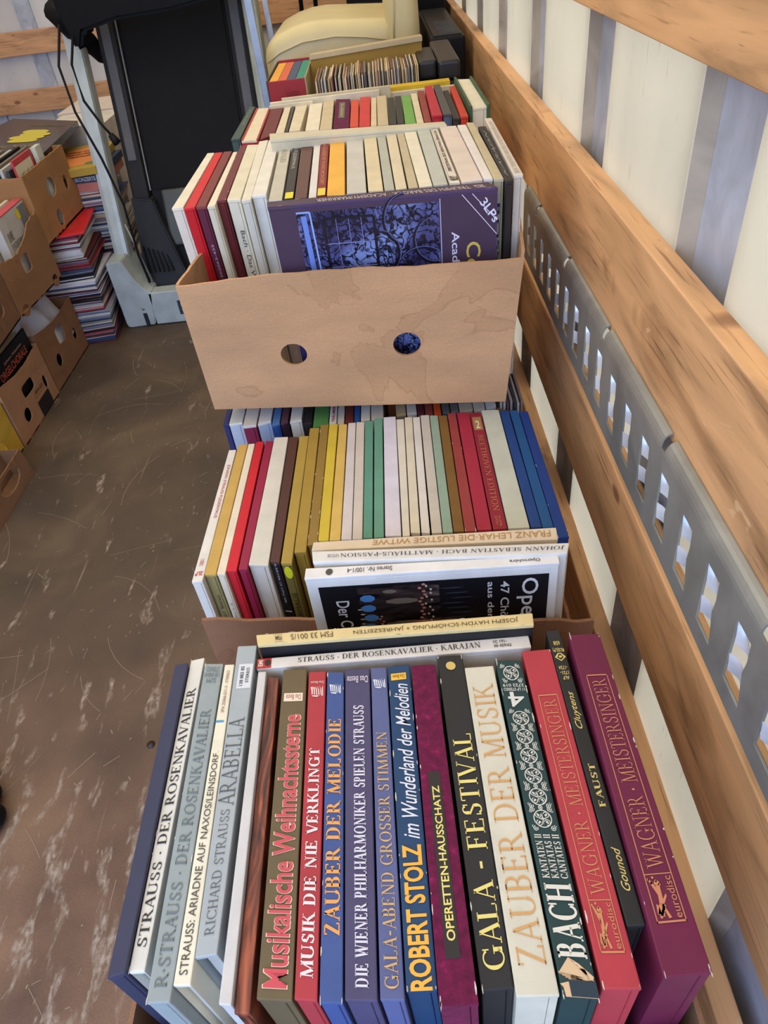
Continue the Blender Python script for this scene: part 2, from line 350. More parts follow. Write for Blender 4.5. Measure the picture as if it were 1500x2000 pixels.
def ring(cx, cy, r, w, a0=0, a1=360, k=16, ry=None):
    ry = ry or r; out = []
    for i in range(k):
        a, b = math.radians(a0 + (a1 - a0) * i / k), math.radians(a0 + (a1 - a0) * (i + 1) / k)
        out.append([(cx + r * math.cos(a), cy + ry * math.sin(a)), (cx + r * math.cos(b), cy + ry * math.sin(b)), (cx + (r - w) * math.cos(b), cy + (ry - w) * math.sin(b)), (cx + (r - w) * math.cos(a), cy + (ry - w) * math.sin(a))])
    return out
def disc(cx, cy, r, k=20, ry=None): return [[(cx + r * math.cos(6.2832 * i / k), cy + (ry or r) * math.sin(6.2832 * i / k)) for i in range(k)]]
def rectp(x0, x1, y0, y1): return [[(x0, y0), (x1, y0), (x1, y1), (x0, y1)]]
def scroll(n):
    P = []
    for i in range(n):
        c = .5 + i
        P += ring(c, .5, .40, .045, k=28, ry=.40)
        for sx in (-1, 1):
            for sy in (-1, 1):
                P += ring(c + sx * .17, .5 + sy * .17, .14, .035, 20 if sy > 0 else -200, 290 if sy > 0 else 70, 14)
                P += disc(c + sx * .15, .5 + sy * .16, .055, 8); P += disc(c + sx * .2, .5 + sy * .2, .04, 6)
                P += ring(c + sx * .42, .5 + sy * .38, .11, .035, 0, 300, 12); P += disc(c + sx * .42, .5 + sy * .38, .045, 6)
                P += ring(c + sx * .33, .5 + sy * .47, .06, .025, 0, 300, 8)
        P += [[(c - .05, .5), (c, .32), (c + .05, .5), (c, .68)], [(c - .3, .5), (c, .47), (c + .3, .5), (c, .53)]]
        if i < n - 1: P += ring(c + .5, .5, .1, .035, 0, 360, 12) + disc(c + .5, .5, .04, 8)
    return P
def shapes(kind):
    if kind in ('#rect', '#sticker', '#plate'): return rectp(0, 1, 0, 1)
    if kind == '#frame': return rectp(0, 1, 0, .035) + rectp(0, 1, .965, 1) + rectp(0, .006, 0, 1) + rectp(.994, 1, 0, 1)
    if kind == '#disc': return disc(.5, .5, .5)
    if kind == '#scroll': return scroll(6)
    if kind == '#scroll1': return scroll(1)
    if kind == '#diamond': return [[(0, .5), (.5, 0), (.45, .2), (.15, .5)], [(.5, 0), (1, .35), (.85, .4), (.45, .2)], [(1, .35), (1, .65), (.88, .6), (.88, .4)], [(1, .65), (.5, 1), (.45, .8), (.85, .6)], [(.5, 1), (0, .5), (.15, .5), (.45, .8)]] + disc(.55, .5, .15)
    if kind == '#leaf':
        P = []
        for k in range(5): y = .12 + .17 * k; P += [[(.02 + .06 * k, y), (.5 + .09 * k, y + .05), (.96 - .04 * k, y + .2), (.55, y + .13), (.2, y + .1)]]
        return P + [[(.05, .02), (.9, .06), (.7, .14), (.1, .1)], [(.0, .45), (.12, .35), (.16, .9), (.05, .8)]]
    if kind == '#figure':
        P = disc(.84, .45, .07, 10, .2) + [[(.3, .35), (.78, .3), (.8, .55), (.34, .66)], [(.04, .55), (.34, .36), (.36, .68), (.1, .95)], [(.02, .1), (.34, .42), (.3, .55), (.0, .3)], [(.5, .55), (.7, .5), (.98, .95), (.92, 1.0)], [(.3, .4), (.52, .02), (.58, .06), (.4, .44)]]
        for k in range(5): P += disc(.05 + .06 * k, .78 - .1 * k, .045, 8, .1)
        for k in range(5): P += disc(.8 + .045 * k, .3 + .17 * ((k * 3) % 5), .035, 7, .09)
        return P + [[(.1, .7), (.3, .75), (.35, .9), (.12, .98)]]
    if kind == '#torn': return [[(0, 0), (.42, .02), (.42, .5), (.6, .98), (.55, .99), (.95, .62), (.72, .35), (.66, .2), (.4, .12)], [(0, 0), (0, .9), (.22, .92), (.30, 1.0), (.42, .5)], [(.3, .1), (.95, .62), (.8, .35), (.5, .0)]]
    return rectp(0, 1, 0, 1)
NOSCALE = ('#frame', '#rect', '#sticker', '#plate', '#disc', '#leaf', '#figure', '#diamond', '#torn', '#scroll1')
def put(q, text, s0, s1, t0, t1, ori, font, col, parent, name='lettering', lift=.0005, rough=0.5, nrm=None):
    """print a word or an emblem on the bilinear patch q (near-left, near-right, far-left, far-right)"""
    key = (text, font)
    if key not in CACHE:
        CACHE[key] = shapes(text) if text[0] == '#' else (word_serif(text, font) if font in FONTS else word_sans(text, font))
    P = CACHE[key]
    xs = [a for p in P for a, _ in p]; ys = [b for p in P for _, b in p]
    if text[0] == '#' and text != '#scroll': x0, x1, y0, y1 = 0, 1, 0, 1
    else: x0, x1, y0, y1 = min(xs), max(xs), min(ys), max(ys)
    if text == '#scroll': x0, x1, y0, y1 = 0, 6, 0, 1
    if nrm is None: nrm = (q[1] - q[0]).cross(q[2] - q[0]).normalized()
    vs = []; fs = []
    layer = {'#sticker': 0, '#plate': 0, '#rect': 0, '#torn': 0}.get(text, 1)
    if text == '#rect' and name == 'lettering' and font == 'rect': layer = .5
    for p in P:
        ids = []
        for a, b in p:
            u, v = (a - x0) / (x1 - x0), (b - y0) / (y1 - y0)
            if ori in ('up', 'up2'): s, t = s1 - v * (s1 - s0), t0 + u * (t1 - t0)
            elif ori == 'down': s, t = s0 + v * (s1 - s0), t1 - u * (t1 - t0)
            elif ori == '180': s, t = s1 - u * (s1 - s0), t1 - v * (t1 - t0)
            else: s, t = s0 + u * (s1 - s0), t0 + v * (t1 - t0)
            ids.append(len(vs)); vs.append(bilerp(q, s, t) + nrm * (lift + .0003 * layer))
        fs.append(ids)
    if not fs: return
    return link(name, mesh(vs, fs), mat(col, 'print', rough), parent)

# ---------------------------------------------------------------- data: every record box (row, top quad xy, top z, bottom z, colour, label)
RECORDS = [
 ('nearest', [-0.2999, 0.1926, -0.2848, 0.1963, -0.3087, 0.5182, -0.2933, 0.5197], 0.687, 0.36, (52, 54, 78), 'navy cloth record case at the left end of the nearest row', {}),
 ('nearest', [-0.2844, 0.1981, -0.2701, 0.1981, -0.2928, 0.5273, -0.2764, 0.5302], 0.681, 0.36, (222, 217, 203), 'off-white record box with black opera title, second in the nearest row', {'slip': 1}),
 ('nearest', [-0.2613, 0.1733, -0.2409, 0.1731, -0.2719, 0.5163, -0.2494, 0.5141], 0.687, 0.36, (150, 158, 154), 'grey-green record box with faded grey title in the nearest row', {}),
 ('nearest', [-0.2408, 0.1847, -0.2258, 0.1847, -0.2472, 0.5125, -0.2357, 0.512], 0.687, 0.36, (232, 224, 196), 'cream record box with thin blue line across its spine', {'slip': 1}),
 ('nearest', [-0.226, 0.2043, -0.2069, 0.2064, -0.2352, 0.5387, -0.2116, 0.5378], 0.687, 0.36, (168, 174, 172), 'light grey slipcase with white catalogue sticker and swash lettering', {'slip': 1}),
 ('nearest', [-0.1997, 0.1699, -0.1889, 0.1687, -0.2053, 0.4983, -0.1958, 0.4981], 0.687, 0.36, (205, 200, 192), 'plain pale grey record box between swash-lettered slipcase and marbled box', {}),
 ('nearest', [-0.1881, 0.165, -0.1749, 0.1644, -0.1953, 0.496, -0.182, 0.4947], 0.679, 0.36, (120, 62, 46), 'red-brown marbled record box without lettering in the nearest row', {'kind': 'marble'}),
 ('nearest', [-0.1685, 0.172, -0.1387, 0.1693, -0.1755, 0.4985, -0.1475, 0.4973], 0.687, 0.36, (104, 88, 58), 'thick olive-brown record box with pink blackletter-style title', {}),
 ('nearest', [-0.1371, 0.1706, -0.118, 0.1684, -0.145, 0.4928, -0.125, 0.4923], 0.687, 0.36, (176, 52, 58), 'red record box with white capitals and small white emblem', {}),
 ('nearest', [-0.1163, 0.1669, -0.0971, 0.166, -0.1233, 0.4908, -0.104, 0.4889], 0.687, 0.36, (62, 84, 138), 'blue record box with orange capitals and white leaf emblem', {}),
 ('nearest', [-0.0955, 0.1681, -0.0689, 0.1662, -0.1025, 0.4924, -0.0743, 0.4912], 0.687, 0.36, (74, 68, 100), 'slate-purple record box with narrow white capitals', {}),
 ('nearest', [-0.0668, 0.1668, -0.047, 0.1659, -0.0727, 0.4918, -0.0547, 0.4908], 0.687, 0.36, (88, 96, 138), 'dusty blue-grey record box with tan capitals', {}),
 ('nearest', [-0.0456, 0.1715, -0.0203, 0.1714, -0.0531, 0.4914, -0.028, 0.4926], 0.687, 0.36, (22, 62, 98), 'dark blue record box with bold yellow name and white script', {}),
 ('nearest', [-0.0195, 0.1593, 0.0116, 0.1596, -0.0258, 0.4873, 0.0013, 0.4869], 0.691, 0.36, (104, 14, 56), 'magenta velvet record box with black title plate', {'kind': 'velvet'}),
 ('nearest', [0.0148, 0.1691, 0.0407, 0.1703, 0.0042, 0.5004, 0.0333, 0.4991], 0.687, 0.36, (34, 34, 34), 'black record box with large pale yellow capitals and round gold dot', {}),
 ('nearest', [0.0417, 0.1644, 0.0758, 0.1636, 0.0342, 0.4818, 0.0668, 0.4816], 0.687, 0.36, (214, 207, 182), 'cream linen record box with large tan capitals', {}),
 ('nearest', [0.0778, 0.1635, 0.1063, 0.1605, 0.0699, 0.4884, 0.0982, 0.4864], 0.687, 0.36, (26, 60, 58), 'dark green record box with white scrollwork and torn corner', {}),
 ('nearest', [0.1098, 0.1665, 0.1403, 0.1651, 0.1017, 0.4983, 0.1343, 0.4987], 0.687, 0.36, (182, 56, 64), 'rose-red cloth record box with gold frame lettering', {}),
 ('nearest', [0.141, 0.2097, 0.1564, 0.2099, 0.1341, 0.5251, 0.1494, 0.5247], 0.687, 0.36, (34, 34, 32), 'thin black record box with gold script names near the wine box', {}),
 ('nearest', [0.1568, 0.1694, 0.1953, 0.171, 0.1563, 0.5089, 0.1906, 0.5074], 0.697, 0.36, (108, 22, 58), 'thick wine-red cloth record box at the right end of the nearest row', {}),
 ('second', [-0.3417, 0.71, -0.3257, 0.7112, -0.3349, 1.0356, -0.3214, 1.035], 0.63, 0.305, (226, 220, 206), 'white record box with red lettering, left end of the second row', {}),
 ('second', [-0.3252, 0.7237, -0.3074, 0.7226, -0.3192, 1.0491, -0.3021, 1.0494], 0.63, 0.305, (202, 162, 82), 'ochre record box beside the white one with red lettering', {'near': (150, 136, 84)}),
 ('second', [-0.3062, 0.7225, -0.2935, 0.721, -0.3007, 1.0492, -0.2889, 1.0489], 0.63, 0.305, (232, 216, 188), 'cream record box between ochre and bright red ones', {}),
 ('second', [-0.293, 0.7272, -0.2771, 0.7253, -0.2869, 1.0535, -0.2724, 1.0542], 0.63, 0.305, (206, 24, 40), 'bright red record box in the second row', {}),
 ('second', [-0.2748, 0.7283, -0.2612, 0.7266, -0.2691, 1.0538, -0.255, 1.0515], 0.63, 0.305, (150, 22, 60), 'crimson record box right of the bright red one', {}),
 ('second', [-0.2605, 0.7361, -0.2304, 0.7314, -0.2539, 1.0626, -0.2284, 1.0601], 0.63, 0.305, (216, 208, 190), 'thick ivory record box between crimson and dark brown ones', {}),
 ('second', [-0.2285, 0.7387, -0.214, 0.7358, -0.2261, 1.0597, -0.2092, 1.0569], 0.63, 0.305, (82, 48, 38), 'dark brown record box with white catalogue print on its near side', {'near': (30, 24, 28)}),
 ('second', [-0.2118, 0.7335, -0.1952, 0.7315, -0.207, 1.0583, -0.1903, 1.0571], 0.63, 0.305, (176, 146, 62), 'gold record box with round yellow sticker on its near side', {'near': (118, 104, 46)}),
 ('second', [-0.1935, 0.7539, -0.1753, 0.7538, -0.1896, 1.0817, -0.1717, 1.0803], 0.63, 0.305, (170, 138, 54), 'gold record box right of the one with yellow sticker', {}),
 ('second', [-0.1742, 0.767, -0.1591, 0.7684, -0.1698, 1.0885, -0.1548, 1.0876], 0.63, 0.305, (150, 118, 50), 'dark gold record box with glittering worn edge', {}),
 ('second', [-0.1583, 0.7751, -0.1421, 0.7742, -0.1536, 1.0891, -0.1376, 1.0864], 0.63, 0.305, (212, 184, 56), 'bright yellow record box in the second row', {}),
 ('second', [-0.141, 0.7741, -0.1241, 0.7731, -0.1353, 1.086, -0.1203, 1.0834], 0.63, 0.305, (216, 180, 92), 'warm yellow record box right of the bright yellow one', {}),
 ('second', [-0.123, 0.7741, -0.1069, 0.772, -0.1181, 1.0865, -0.1042, 1.0858], 0.63, 0.305, (214, 204, 198), 'pale mauve-white record box, first right of the yellow ones', {}),
 ('second', [-0.1058, 0.7719, -0.0906, 0.7711, -0.1029, 1.0873, -0.088, 1.0847], 0.63, 0.305, (212, 200, 184), 'pale beige record box left of the two sea-green ones', {}),
 ('second', [-0.0894, 0.7732, -0.0751, 0.7714, -0.0867, 1.0879, -0.0719, 1.0853], 0.63, 0.305, (96, 152, 128), 'sea-green record box, left one of the pair', {}),
 ('second', [-0.0731, 0.7712, -0.058, 0.7704, -0.0695, 1.0935, -0.0546, 1.0926], 0.63, 0.305, (104, 158, 132), 'sea-green record box, right one of the pair', {}),
 ('second', [-0.056, 0.7724, -0.0317, 0.7704, -0.0523, 1.094, -0.0299, 1.0935], 0.63, 0.305, (222, 216, 224), 'lavender-white record box right of the sea-green pair', {}),
 ('second', [-0.0298, 0.7691, -0.0187, 0.7688, -0.0289, 1.0832, -0.0151, 1.0824], 0.63, 0.305, (226, 218, 198), 'narrow cream record box right of the lavender-white one', {}),
 ('second', [-0.0172, 0.7754, -0.0031, 0.7724, -0.0136, 1.0873, 0.0002, 1.0866], 0.63, 0.305, (222, 212, 186), 'yellowed cream record box with small stains in the second row', {}),
 ('second', [-0.0011, 0.7733, 0.0115, 0.7706, 0.0014, 1.0847, 0.0142, 1.0842], 0.63, 0.305, (224, 218, 206), 'narrow white record box with dark scuffed edge', {}),
 ('second', [0.0141, 0.7703, 0.0298, 0.7693, 0.0158, 1.0891, 0.0314, 1.088], 0.63, 0.305, (204, 196, 180), 'grey-beige record box left of the pale sage one', {}),
 ('second', [0.031, 0.7692, 0.0458, 0.7684, 0.0327, 1.0862, 0.0471, 1.0836], 0.63, 0.305, (150, 172, 150), 'pale sage record box in the second row', {}),
 ('second', [0.0471, 0.7694, 0.0627, 0.7685, 0.0485, 1.0834, 0.0638, 1.0807], 0.63, 0.305, (128, 92, 40), 'olive-brown record box left of the red ones', {}),
 ('second', [0.0638, 0.7684, 0.0807, 0.7662, 0.0657, 1.0873, 0.0802, 1.0864], 0.63, 0.305, (158, 60, 58), 'faded brick-red record box with chipped edge', {}),
 ('second', [0.0821, 0.7683, 0.1036, 0.7666, 0.0825, 1.086, 0.1044, 1.0839], 0.63, 0.305, (172, 38, 62), 'plain crimson record box left of the gold-numbered one', {}),
 ('second', [0.1055, 0.7664, 0.1263, 0.766, 0.1055, 1.082, 0.1254, 1.0802], 0.63, 0.305, (150, 34, 50), 'wine-red record box with gold numeral panel and gold title', {}),
 ('second', [0.1281, 0.7658, 0.1592, 0.764, 0.1275, 1.0867, 0.1584, 1.083], 0.63, 0.305, (204, 206, 186), 'thick pale green-grey record box left of the blue trio', {}),
 ('second', [0.1611, 0.7638, 0.1771, 0.7628, 0.1601, 1.0793, 0.1753, 1.0783], 0.63, 0.305, (24, 66, 130), 'blue record box, first of the blue trio', {}),
 ('second', [0.178, 0.7616, 0.1939, 0.7606, 0.1776, 1.078, 0.1925, 1.0753], 0.63, 0.305, (22, 84, 138), 'lighter blue record box, middle of the blue trio', {}),
 ('second', [0.1948, 0.7374, 0.2116, 0.7374, 0.1939, 1.0701, 0.2091, 1.069], 0.63, 0.305, (18, 58, 130), 'blue record box with chipped corner, last of the blue trio', {}),
 ('raised', [-0.3729, 1.2367, -0.353, 1.2379, -0.3708, 1.5797, -0.3555, 1.577], 0.9933, 0.66, (226, 218, 194), 'white record box at the left end of the raised third box', {}),
 ('raised', [-0.3482, 1.2219, -0.3302, 1.2261, -0.3527, 1.5708, -0.3366, 1.5677], 0.9946, 0.66, (206, 22, 32), 'bright red record box in the raised third box', {}),
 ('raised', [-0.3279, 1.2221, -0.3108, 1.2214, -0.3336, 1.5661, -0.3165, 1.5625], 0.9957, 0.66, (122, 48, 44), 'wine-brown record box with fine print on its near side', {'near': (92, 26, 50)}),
 ('raised', [-0.3066, 1.2114, -0.2938, 1.2147, -0.3116, 1.5484, -0.3027, 1.5482], 0.9968, 0.66, (230, 218, 190), 'narrow cream record box left of the scuffed maroon one', {}),
 ('raised', [-0.294, 1.2364, -0.2787, 1.2363, -0.3022, 1.5885, -0.2885, 1.5863], 0.9975, 0.66, (110, 34, 36), 'scuffed maroon record box with white scratches', {}),
 ('raised', [-0.2757, 1.2322, -0.2519, 1.2265, -0.2867, 1.5856, -0.2629, 1.5789], 0.9985, 0.66, (222, 212, 184), 'cream record box with black title down its near side', {}),
 ('raised', [-0.2483, 1.2127, -0.2329, 1.215, -0.2632, 1.5972, -0.2449, 1.601], 0.9999, 0.66, (226, 218, 196), 'plain white record box right of the black-titled cream one', {}),
 ('raised', [-0.2329, 1.2285, -0.2083, 1.2277, -0.2426, 1.5967, -0.22, 1.5904], 1.0008, 0.66, (228, 222, 208), 'thick white record box left of the purple picture box', {}),
 ('raised', [-0.1997, 1.1874, -0.1773, 1.1846, -0.2136, 1.5638, -0.1915, 1.5578], 1.0026, 0.66, (196, 190, 170), 'grey-beige record box with pale grey capitals', {}),
 ('raised', [-0.1738, 1.1815, -0.1584, 1.1811, -0.1863, 1.526, -0.1703, 1.5265], 1.004, 0.66, (52, 46, 42), 'black record box with yellow sticker in the raised box', {}),
 ('raised', [-0.1558, 1.1771, -0.1361, 1.1726, -0.1684, 1.5216, -0.145, 1.5149], 1.005, 0.66, (98, 64, 52), 'brown record box between black and white ones', {}),
 ('raised', [-0.1326, 1.1673, -0.12, 1.1678, -0.1417, 1.4854, -0.129, 1.4834], 1.0063, 0.66, (222, 216, 208), 'narrow white record box left of the gold-lettered red one', {}),
 ('raised', [-0.1186, 1.1674, -0.1051, 1.1676, -0.1286, 1.5067, -0.1128, 1.5033], 1.0071, 0.66, (140, 34, 36), 'red record box with gold lettering and yellow sticker', {}),
 ('raised', [-0.1027, 1.164, -0.0737, 1.1561, -0.1103, 1.5063, -0.0823, 1.4935], 1.008, 0.66, (238, 178, 62), 'thick orange-yellow record box in the raised box', {}),
 ('raised', [-0.0705, 1.1541, -0.0395, 1.1506, -0.0781, 1.511, -0.0473, 1.5086], 1.0099, 0.66, (200, 196, 184), 'thick grey-white record box right of the orange-yellow one', {}),
 ('raised', [-0.0365, 1.1481, -0.013, 1.1421, -0.0447, 1.5028, -0.0213, 1.4958], 1.0119, 0.66, (220, 204, 166), 'beige record box, second right of the orange-yellow one', {}),
 ('raised', [-0.011, 1.1365, 0.0044, 1.1359, -0.0189, 1.4805, -0.0036, 1.481], 1.0133, 0.66, (180, 180, 164), 'narrow grey-green record box in the middle of the raised box', {}),
 ('raised', [0.0063, 1.1319, 0.0232, 1.1332, -0.0012, 1.4756, 0.017, 1.4786], 1.0144, 0.66, (218, 204, 172), 'cream record box right of the narrow grey-green one', {}),
 ('raised', [0.0259, 1.1284, 0.0403, 1.1281, 0.019, 1.465, 0.0316, 1.4745], 1.0155, 0.66, (194, 180, 146), 'tan record box with scuffed far end', {}),
 ('raised', [0.0421, 1.1243, 0.0619, 1.1245, 0.0327, 1.4659, 0.0546, 1.4671], 1.0165, 0.66, (230, 222, 196), 'pale cream record box right of the tan one', {}),
 ('raised', [0.0636, 1.1195, 0.0848, 1.1192, 0.0571, 1.4682, 0.0803, 1.4609], 1.0178, 0.66, (190, 192, 178), 'grey-green record box left of the black-lettered white one', {}),
 ('raised', [0.0875, 1.1184, 0.1029, 1.115, 0.082, 1.4499, 0.095, 1.4513], 1.0192, 0.66, (228, 216, 196), 'narrow white record box with black lettering along its spine', {}),
 ('raised', [0.1052, 1.1106, 0.1365, 1.1139, 0.0988, 1.4565, 0.1292, 1.4495], 1.0203, 0.66, (222, 206, 190), 'wide pinkish-white record box with a red corner', {}),
 ('raised', [0.1381, 1.1114, 0.1508, 1.1065, 0.131, 1.4434, 0.1463, 1.4398], 1.0223, 0.66, (230, 222, 212), 'white record box right of the wide pinkish one', {}),
 ('raised', [0.1516, 1.0983, 0.1655, 1.0977, 0.1488, 1.4506, 0.1612, 1.4441], 1.0232, 0.66, (198, 184, 148), 'khaki record box with black print on its near side', {}),
 ('raised', [0.166, 1.0801, 0.1766, 1.0832, 0.1651, 1.4079, 0.1785, 1.4048], 1.024, 0.66, (44, 38, 36), 'thin black record box with scratched silver lettering', {}),
 ('raised', [0.1805, 1.1011, 0.1945, 1.1008, 0.1828, 1.4574, 0.1955, 1.4549], 1.025, 0.66, (220, 208, 190), 'white record box with pale lettering at the right end of the raised box', {}),
 ('farther', [-0.3622, 1.8074, -0.3405, 1.8068, -0.3609, 2.1509, -0.3446, 2.1421], 0.965, 0.65, (62, 82, 72), 'dark green record box at the left end of the farther row', {}),
 ('farther', [-0.3342, 1.7811, -0.2928, 1.7715, -0.3381, 2.1143, -0.299, 2.1055], 0.965, 0.65, (228, 212, 180), 'cream-topped record case with red edges in the farther row', {'near': (168, 40, 44), 'redge': 1}),
 ('farther', [-0.2899, 1.7704, -0.2597, 1.8073, -0.2971, 2.1169, -0.2648, 2.1056], 0.965, 0.65, (110, 34, 34), 'glossy dark red record box in the farther row', {}),
 ('farther', [-0.2577, 1.8161, -0.2376, 1.8161, -0.2601, 2.1033, -0.2443, 2.1069], 0.965, 0.65, (222, 208, 176), 'cream record box right of the dark red one, farther row', {}),
 ('farther', [-0.2351, 1.8199, -0.2292, 1.817, -0.2406, 2.099, -0.2339, 2.0951], 0.965, 0.65, (70, 66, 64), 'very thin charcoal record box between two cream ones', {}),
 ('farther', [-0.2267, 1.8208, -0.2003, 1.8179, -0.2306, 2.0936, -0.2005, 2.0833], 0.965, 0.65, (222, 208, 176), 'cream record box between two dark thin ones', {}),
 ('farther', [-0.1872, 1.807, -0.155, 1.8012, -0.1938, 2.0922, -0.1601, 2.0859], 0.965, 0.65, (232, 222, 196), 'white record box with speckled spine, farther row', {}),
 ('farther', [-0.1533, 1.8007, -0.125, 1.7966, -0.1578, 2.135, -0.1306, 2.1324], 0.965, 0.65, (206, 188, 152), 'tan record box left of the purple velvet one', {}),
 ('farther', [-0.1222, 1.7955, -0.0845, 1.7869, -0.1254, 2.1106, -0.0874, 2.0956], 0.965, 0.65, (92, 14, 56), 'purple velvet record box with grey title plate', {'kind': 'velvet'}),
 ('farther', [-0.083, 1.7912, -0.0633, 1.7864, -0.084, 2.0753, -0.0644, 2.0766], 0.965, 0.65, (214, 72, 42), 'orange-red record box right of the velvet one', {}),
 ('farther', [-0.0617, 1.7858, -0.0363, 1.7782, -0.0614, 2.1003, -0.0348, 2.0978], 0.965, 0.65, (206, 48, 44), 'red record box right of the orange-red one, farther row', {}),
 ('farther', [-0.0347, 1.7776, -0.0211, 1.7757, -0.0319, 2.0774, -0.0189, 2.0762], 0.965, 0.65, (220, 200, 160), 'narrow cream record box right of the red one', {}),
 ('farther', [-0.0195, 1.7751, 0.0057, 1.7723, -0.017, 2.0879, 0.0067, 2.087], 0.965, 0.65, (202, 184, 148), 'tan record box left of the two dark ones', {}),
 ('farther', [0.0072, 1.7718, 0.0242, 1.7682, 0.009, 2.0545, 0.0257, 2.0512], 0.965, 0.65, (46, 44, 38), 'dark grey record box, left one of the farther pair', {}),
 ('farther', [0.0257, 1.7676, 0.0414, 1.7646, 0.0277, 2.0627, 0.0444, 2.0593], 0.965, 0.65, (50, 46, 40), 'dark grey record box beside the light green one', {}),
 ('farther', [0.043, 1.764, 0.0676, 1.7566, 0.0461, 2.0585, 0.0678, 2.0522], 0.965, 0.65, (112, 168, 76), 'light green record box in the farther row', {}),
 ('farther', [0.0691, 1.756, 0.0846, 1.753, 0.0704, 2.0699, 0.0857, 2.0672], 0.965, 0.65, (222, 210, 174), 'cream record box right of the light green one', {}),
 ('farther', [0.0864, 1.7572, 0.1019, 1.7542, 0.0891, 2.0977, 0.1055, 2.0879], 0.965, 0.65, (148, 62, 50), 'brick-brown record box in the farther row', {}),
 ('farther', [0.1038, 1.7498, 0.126, 1.7481, 0.1073, 2.078, 0.1268, 2.0793], 0.977, 0.65, (188, 34, 54), 'crimson-red record box right of the brick-brown one', {}),
 ('farther', [0.1279, 1.7523, 0.1475, 1.747, 0.1298, 2.0778, 0.1467, 2.0806], 0.977, 0.65, (82, 78, 76), 'grey record box with blue-grey near side', {'near': (86, 98, 124)}),
 ('farther', [0.1482, 1.7414, 0.1645, 1.7379, 0.1512, 2.0391, 0.165, 2.0372], 0.969, 0.65, (54, 48, 40), 'dark record box with crumpled near end', {}),
 ('farther', [0.1652, 1.7283, 0.1817, 1.7294, 0.1699, 2.057, 0.1842, 2.0612], 0.973, 0.65, (206, 62, 40), 'thin orange-red record box near the right end, farther row', {}),
 ('farther', [0.1929, 1.7538, 0.2259, 1.7566, 0.1904, 2.0912, 0.223, 2.0775], 0.981, 0.65, (236, 228, 200), 'thick cream-topped record set in a green case at the right end of the farther row', {'greencase': 1}),
 ('lower', [-0.3673, 1.1455, -0.3559, 1.1436, -0.3673, 1.4555, -0.3559, 1.4536], 0.615, 0.305, (34, 38, 92), 'navy record box at the left end under the raised cardboard box', {}),
 ('lower', [-0.3548, 1.1434, -0.329, 1.1461, -0.3548, 1.4534, -0.329, 1.4561], 0.615, 0.305, (212, 210, 200), 'white record box second from the left under the raised cardboard box', {'near': (178, 184, 196)}),
 ('lower', [-0.326, 1.1315, -0.3001, 1.1324, -0.326, 1.4415, -0.3001, 1.4424], 0.615, 0.305, (216, 208, 196), 'worn white-topped box with crimson near side', {'near': (130, 26, 62)}),
 ('lower', [-0.297, 1.1319, -0.2721, 1.1418, -0.297, 1.4419, -0.2721, 1.4518], 0.615, 0.305, (214, 210, 204), 'torn white paper-covered box under the raised cardboard box', {'near': (168, 182, 204)}),
 ('lower', [-0.2685, 1.1271, -0.2541, 1.1317, -0.2685, 1.4371, -0.2541, 1.4417], 0.615, 0.305, (80, 120, 170), 'small blue striped record box', {'near': (36, 80, 150)}),
 ('lower', [-0.2517, 1.1278, -0.2385, 1.136, -0.2517, 1.4378, -0.2385, 1.446], 0.615, 0.305, (92, 56, 66), 'purple-brown marbled box under the raised cardboard box', {'near': (52, 28, 50)}),
 ('lower', [-0.234, 1.13, -0.2115, 1.135, -0.234, 1.44, -0.2115, 1.445], 0.615, 0.305, (222, 216, 202), 'white record box left of the black one under the raised box', {}),
 ('lower', [-0.2065, 1.1202, -0.1908, 1.121, -0.2065, 1.4302, -0.1908, 1.431], 0.615, 0.305, (34, 30, 30), 'black record box with torn yellow corner', {}),
 ('lower', [-0.1879, 1.105, -0.1589, 1.1121, -0.1879, 1.415, -0.1589, 1.4221], 0.615, 0.305, (84, 136, 70), 'green record box under the raised cardboard box', {}),
 ('lower', [-0.157, 1.1118, -0.1433, 1.1129, -0.157, 1.4218, -0.1433, 1.4229], 0.615, 0.305, (226, 220, 210), 'white record box with red capitals along its spine', {}),
 ('lower', [-0.1413, 1.1109, -0.1285, 1.1087, -0.1413, 1.4209, -0.1285, 1.4187], 0.615, 0.305, (206, 196, 180), 'beige record box left of the red-brown one, lower row', {}),
 ('lower', [-0.1266, 1.1101, -0.111, 1.1092, -0.1266, 1.4201, -0.111, 1.4192], 0.615, 0.305, (104, 42, 38), 'red-brown record box in the lower row', {}),
 ('lower', [-0.1091, 1.1106, -0.0984, 1.1122, -0.1091, 1.4206, -0.0984, 1.4222], 0.615, 0.305, (44, 86, 148), 'blue record box in the lower row', {}),
 ('lower', [-0.0965, 1.1119, -0.0789, 1.1124, -0.0965, 1.4219, -0.0789, 1.4224], 0.615, 0.305, (214, 208, 198), 'white record box right of the blue one, lower row', {}),
 ('lower', [-0.077, 1.1121, -0.0536, 1.115, -0.077, 1.4221, -0.0536, 1.425], 0.615, 0.305, (212, 200, 184), 'speckled beige record box in the lower row', {}),
 ('lower', [-0.0292, 1.1195, -0.0107, 1.1216, -0.0292, 1.4295, -0.0107, 1.4316], 0.615, 0.305, (186, 164, 124), 'tan record box with black capitals in the lower row', {'near': (140, 124, 104)}),
 ('lower', [-0.0087, 1.1213, 0.0098, 1.1216, -0.0087, 1.4313, 0.0098, 1.4316], 0.615, 0.305, (216, 206, 192), 'white box with red edge and silver near end', {}),
 ('lower', [0.0113, 1.1143, 0.0238, 1.1139, 0.0113, 1.4243, 0.0238, 1.4239], 0.615, 0.305, (92, 32, 42), 'wine-brown record box in the lower row', {}),
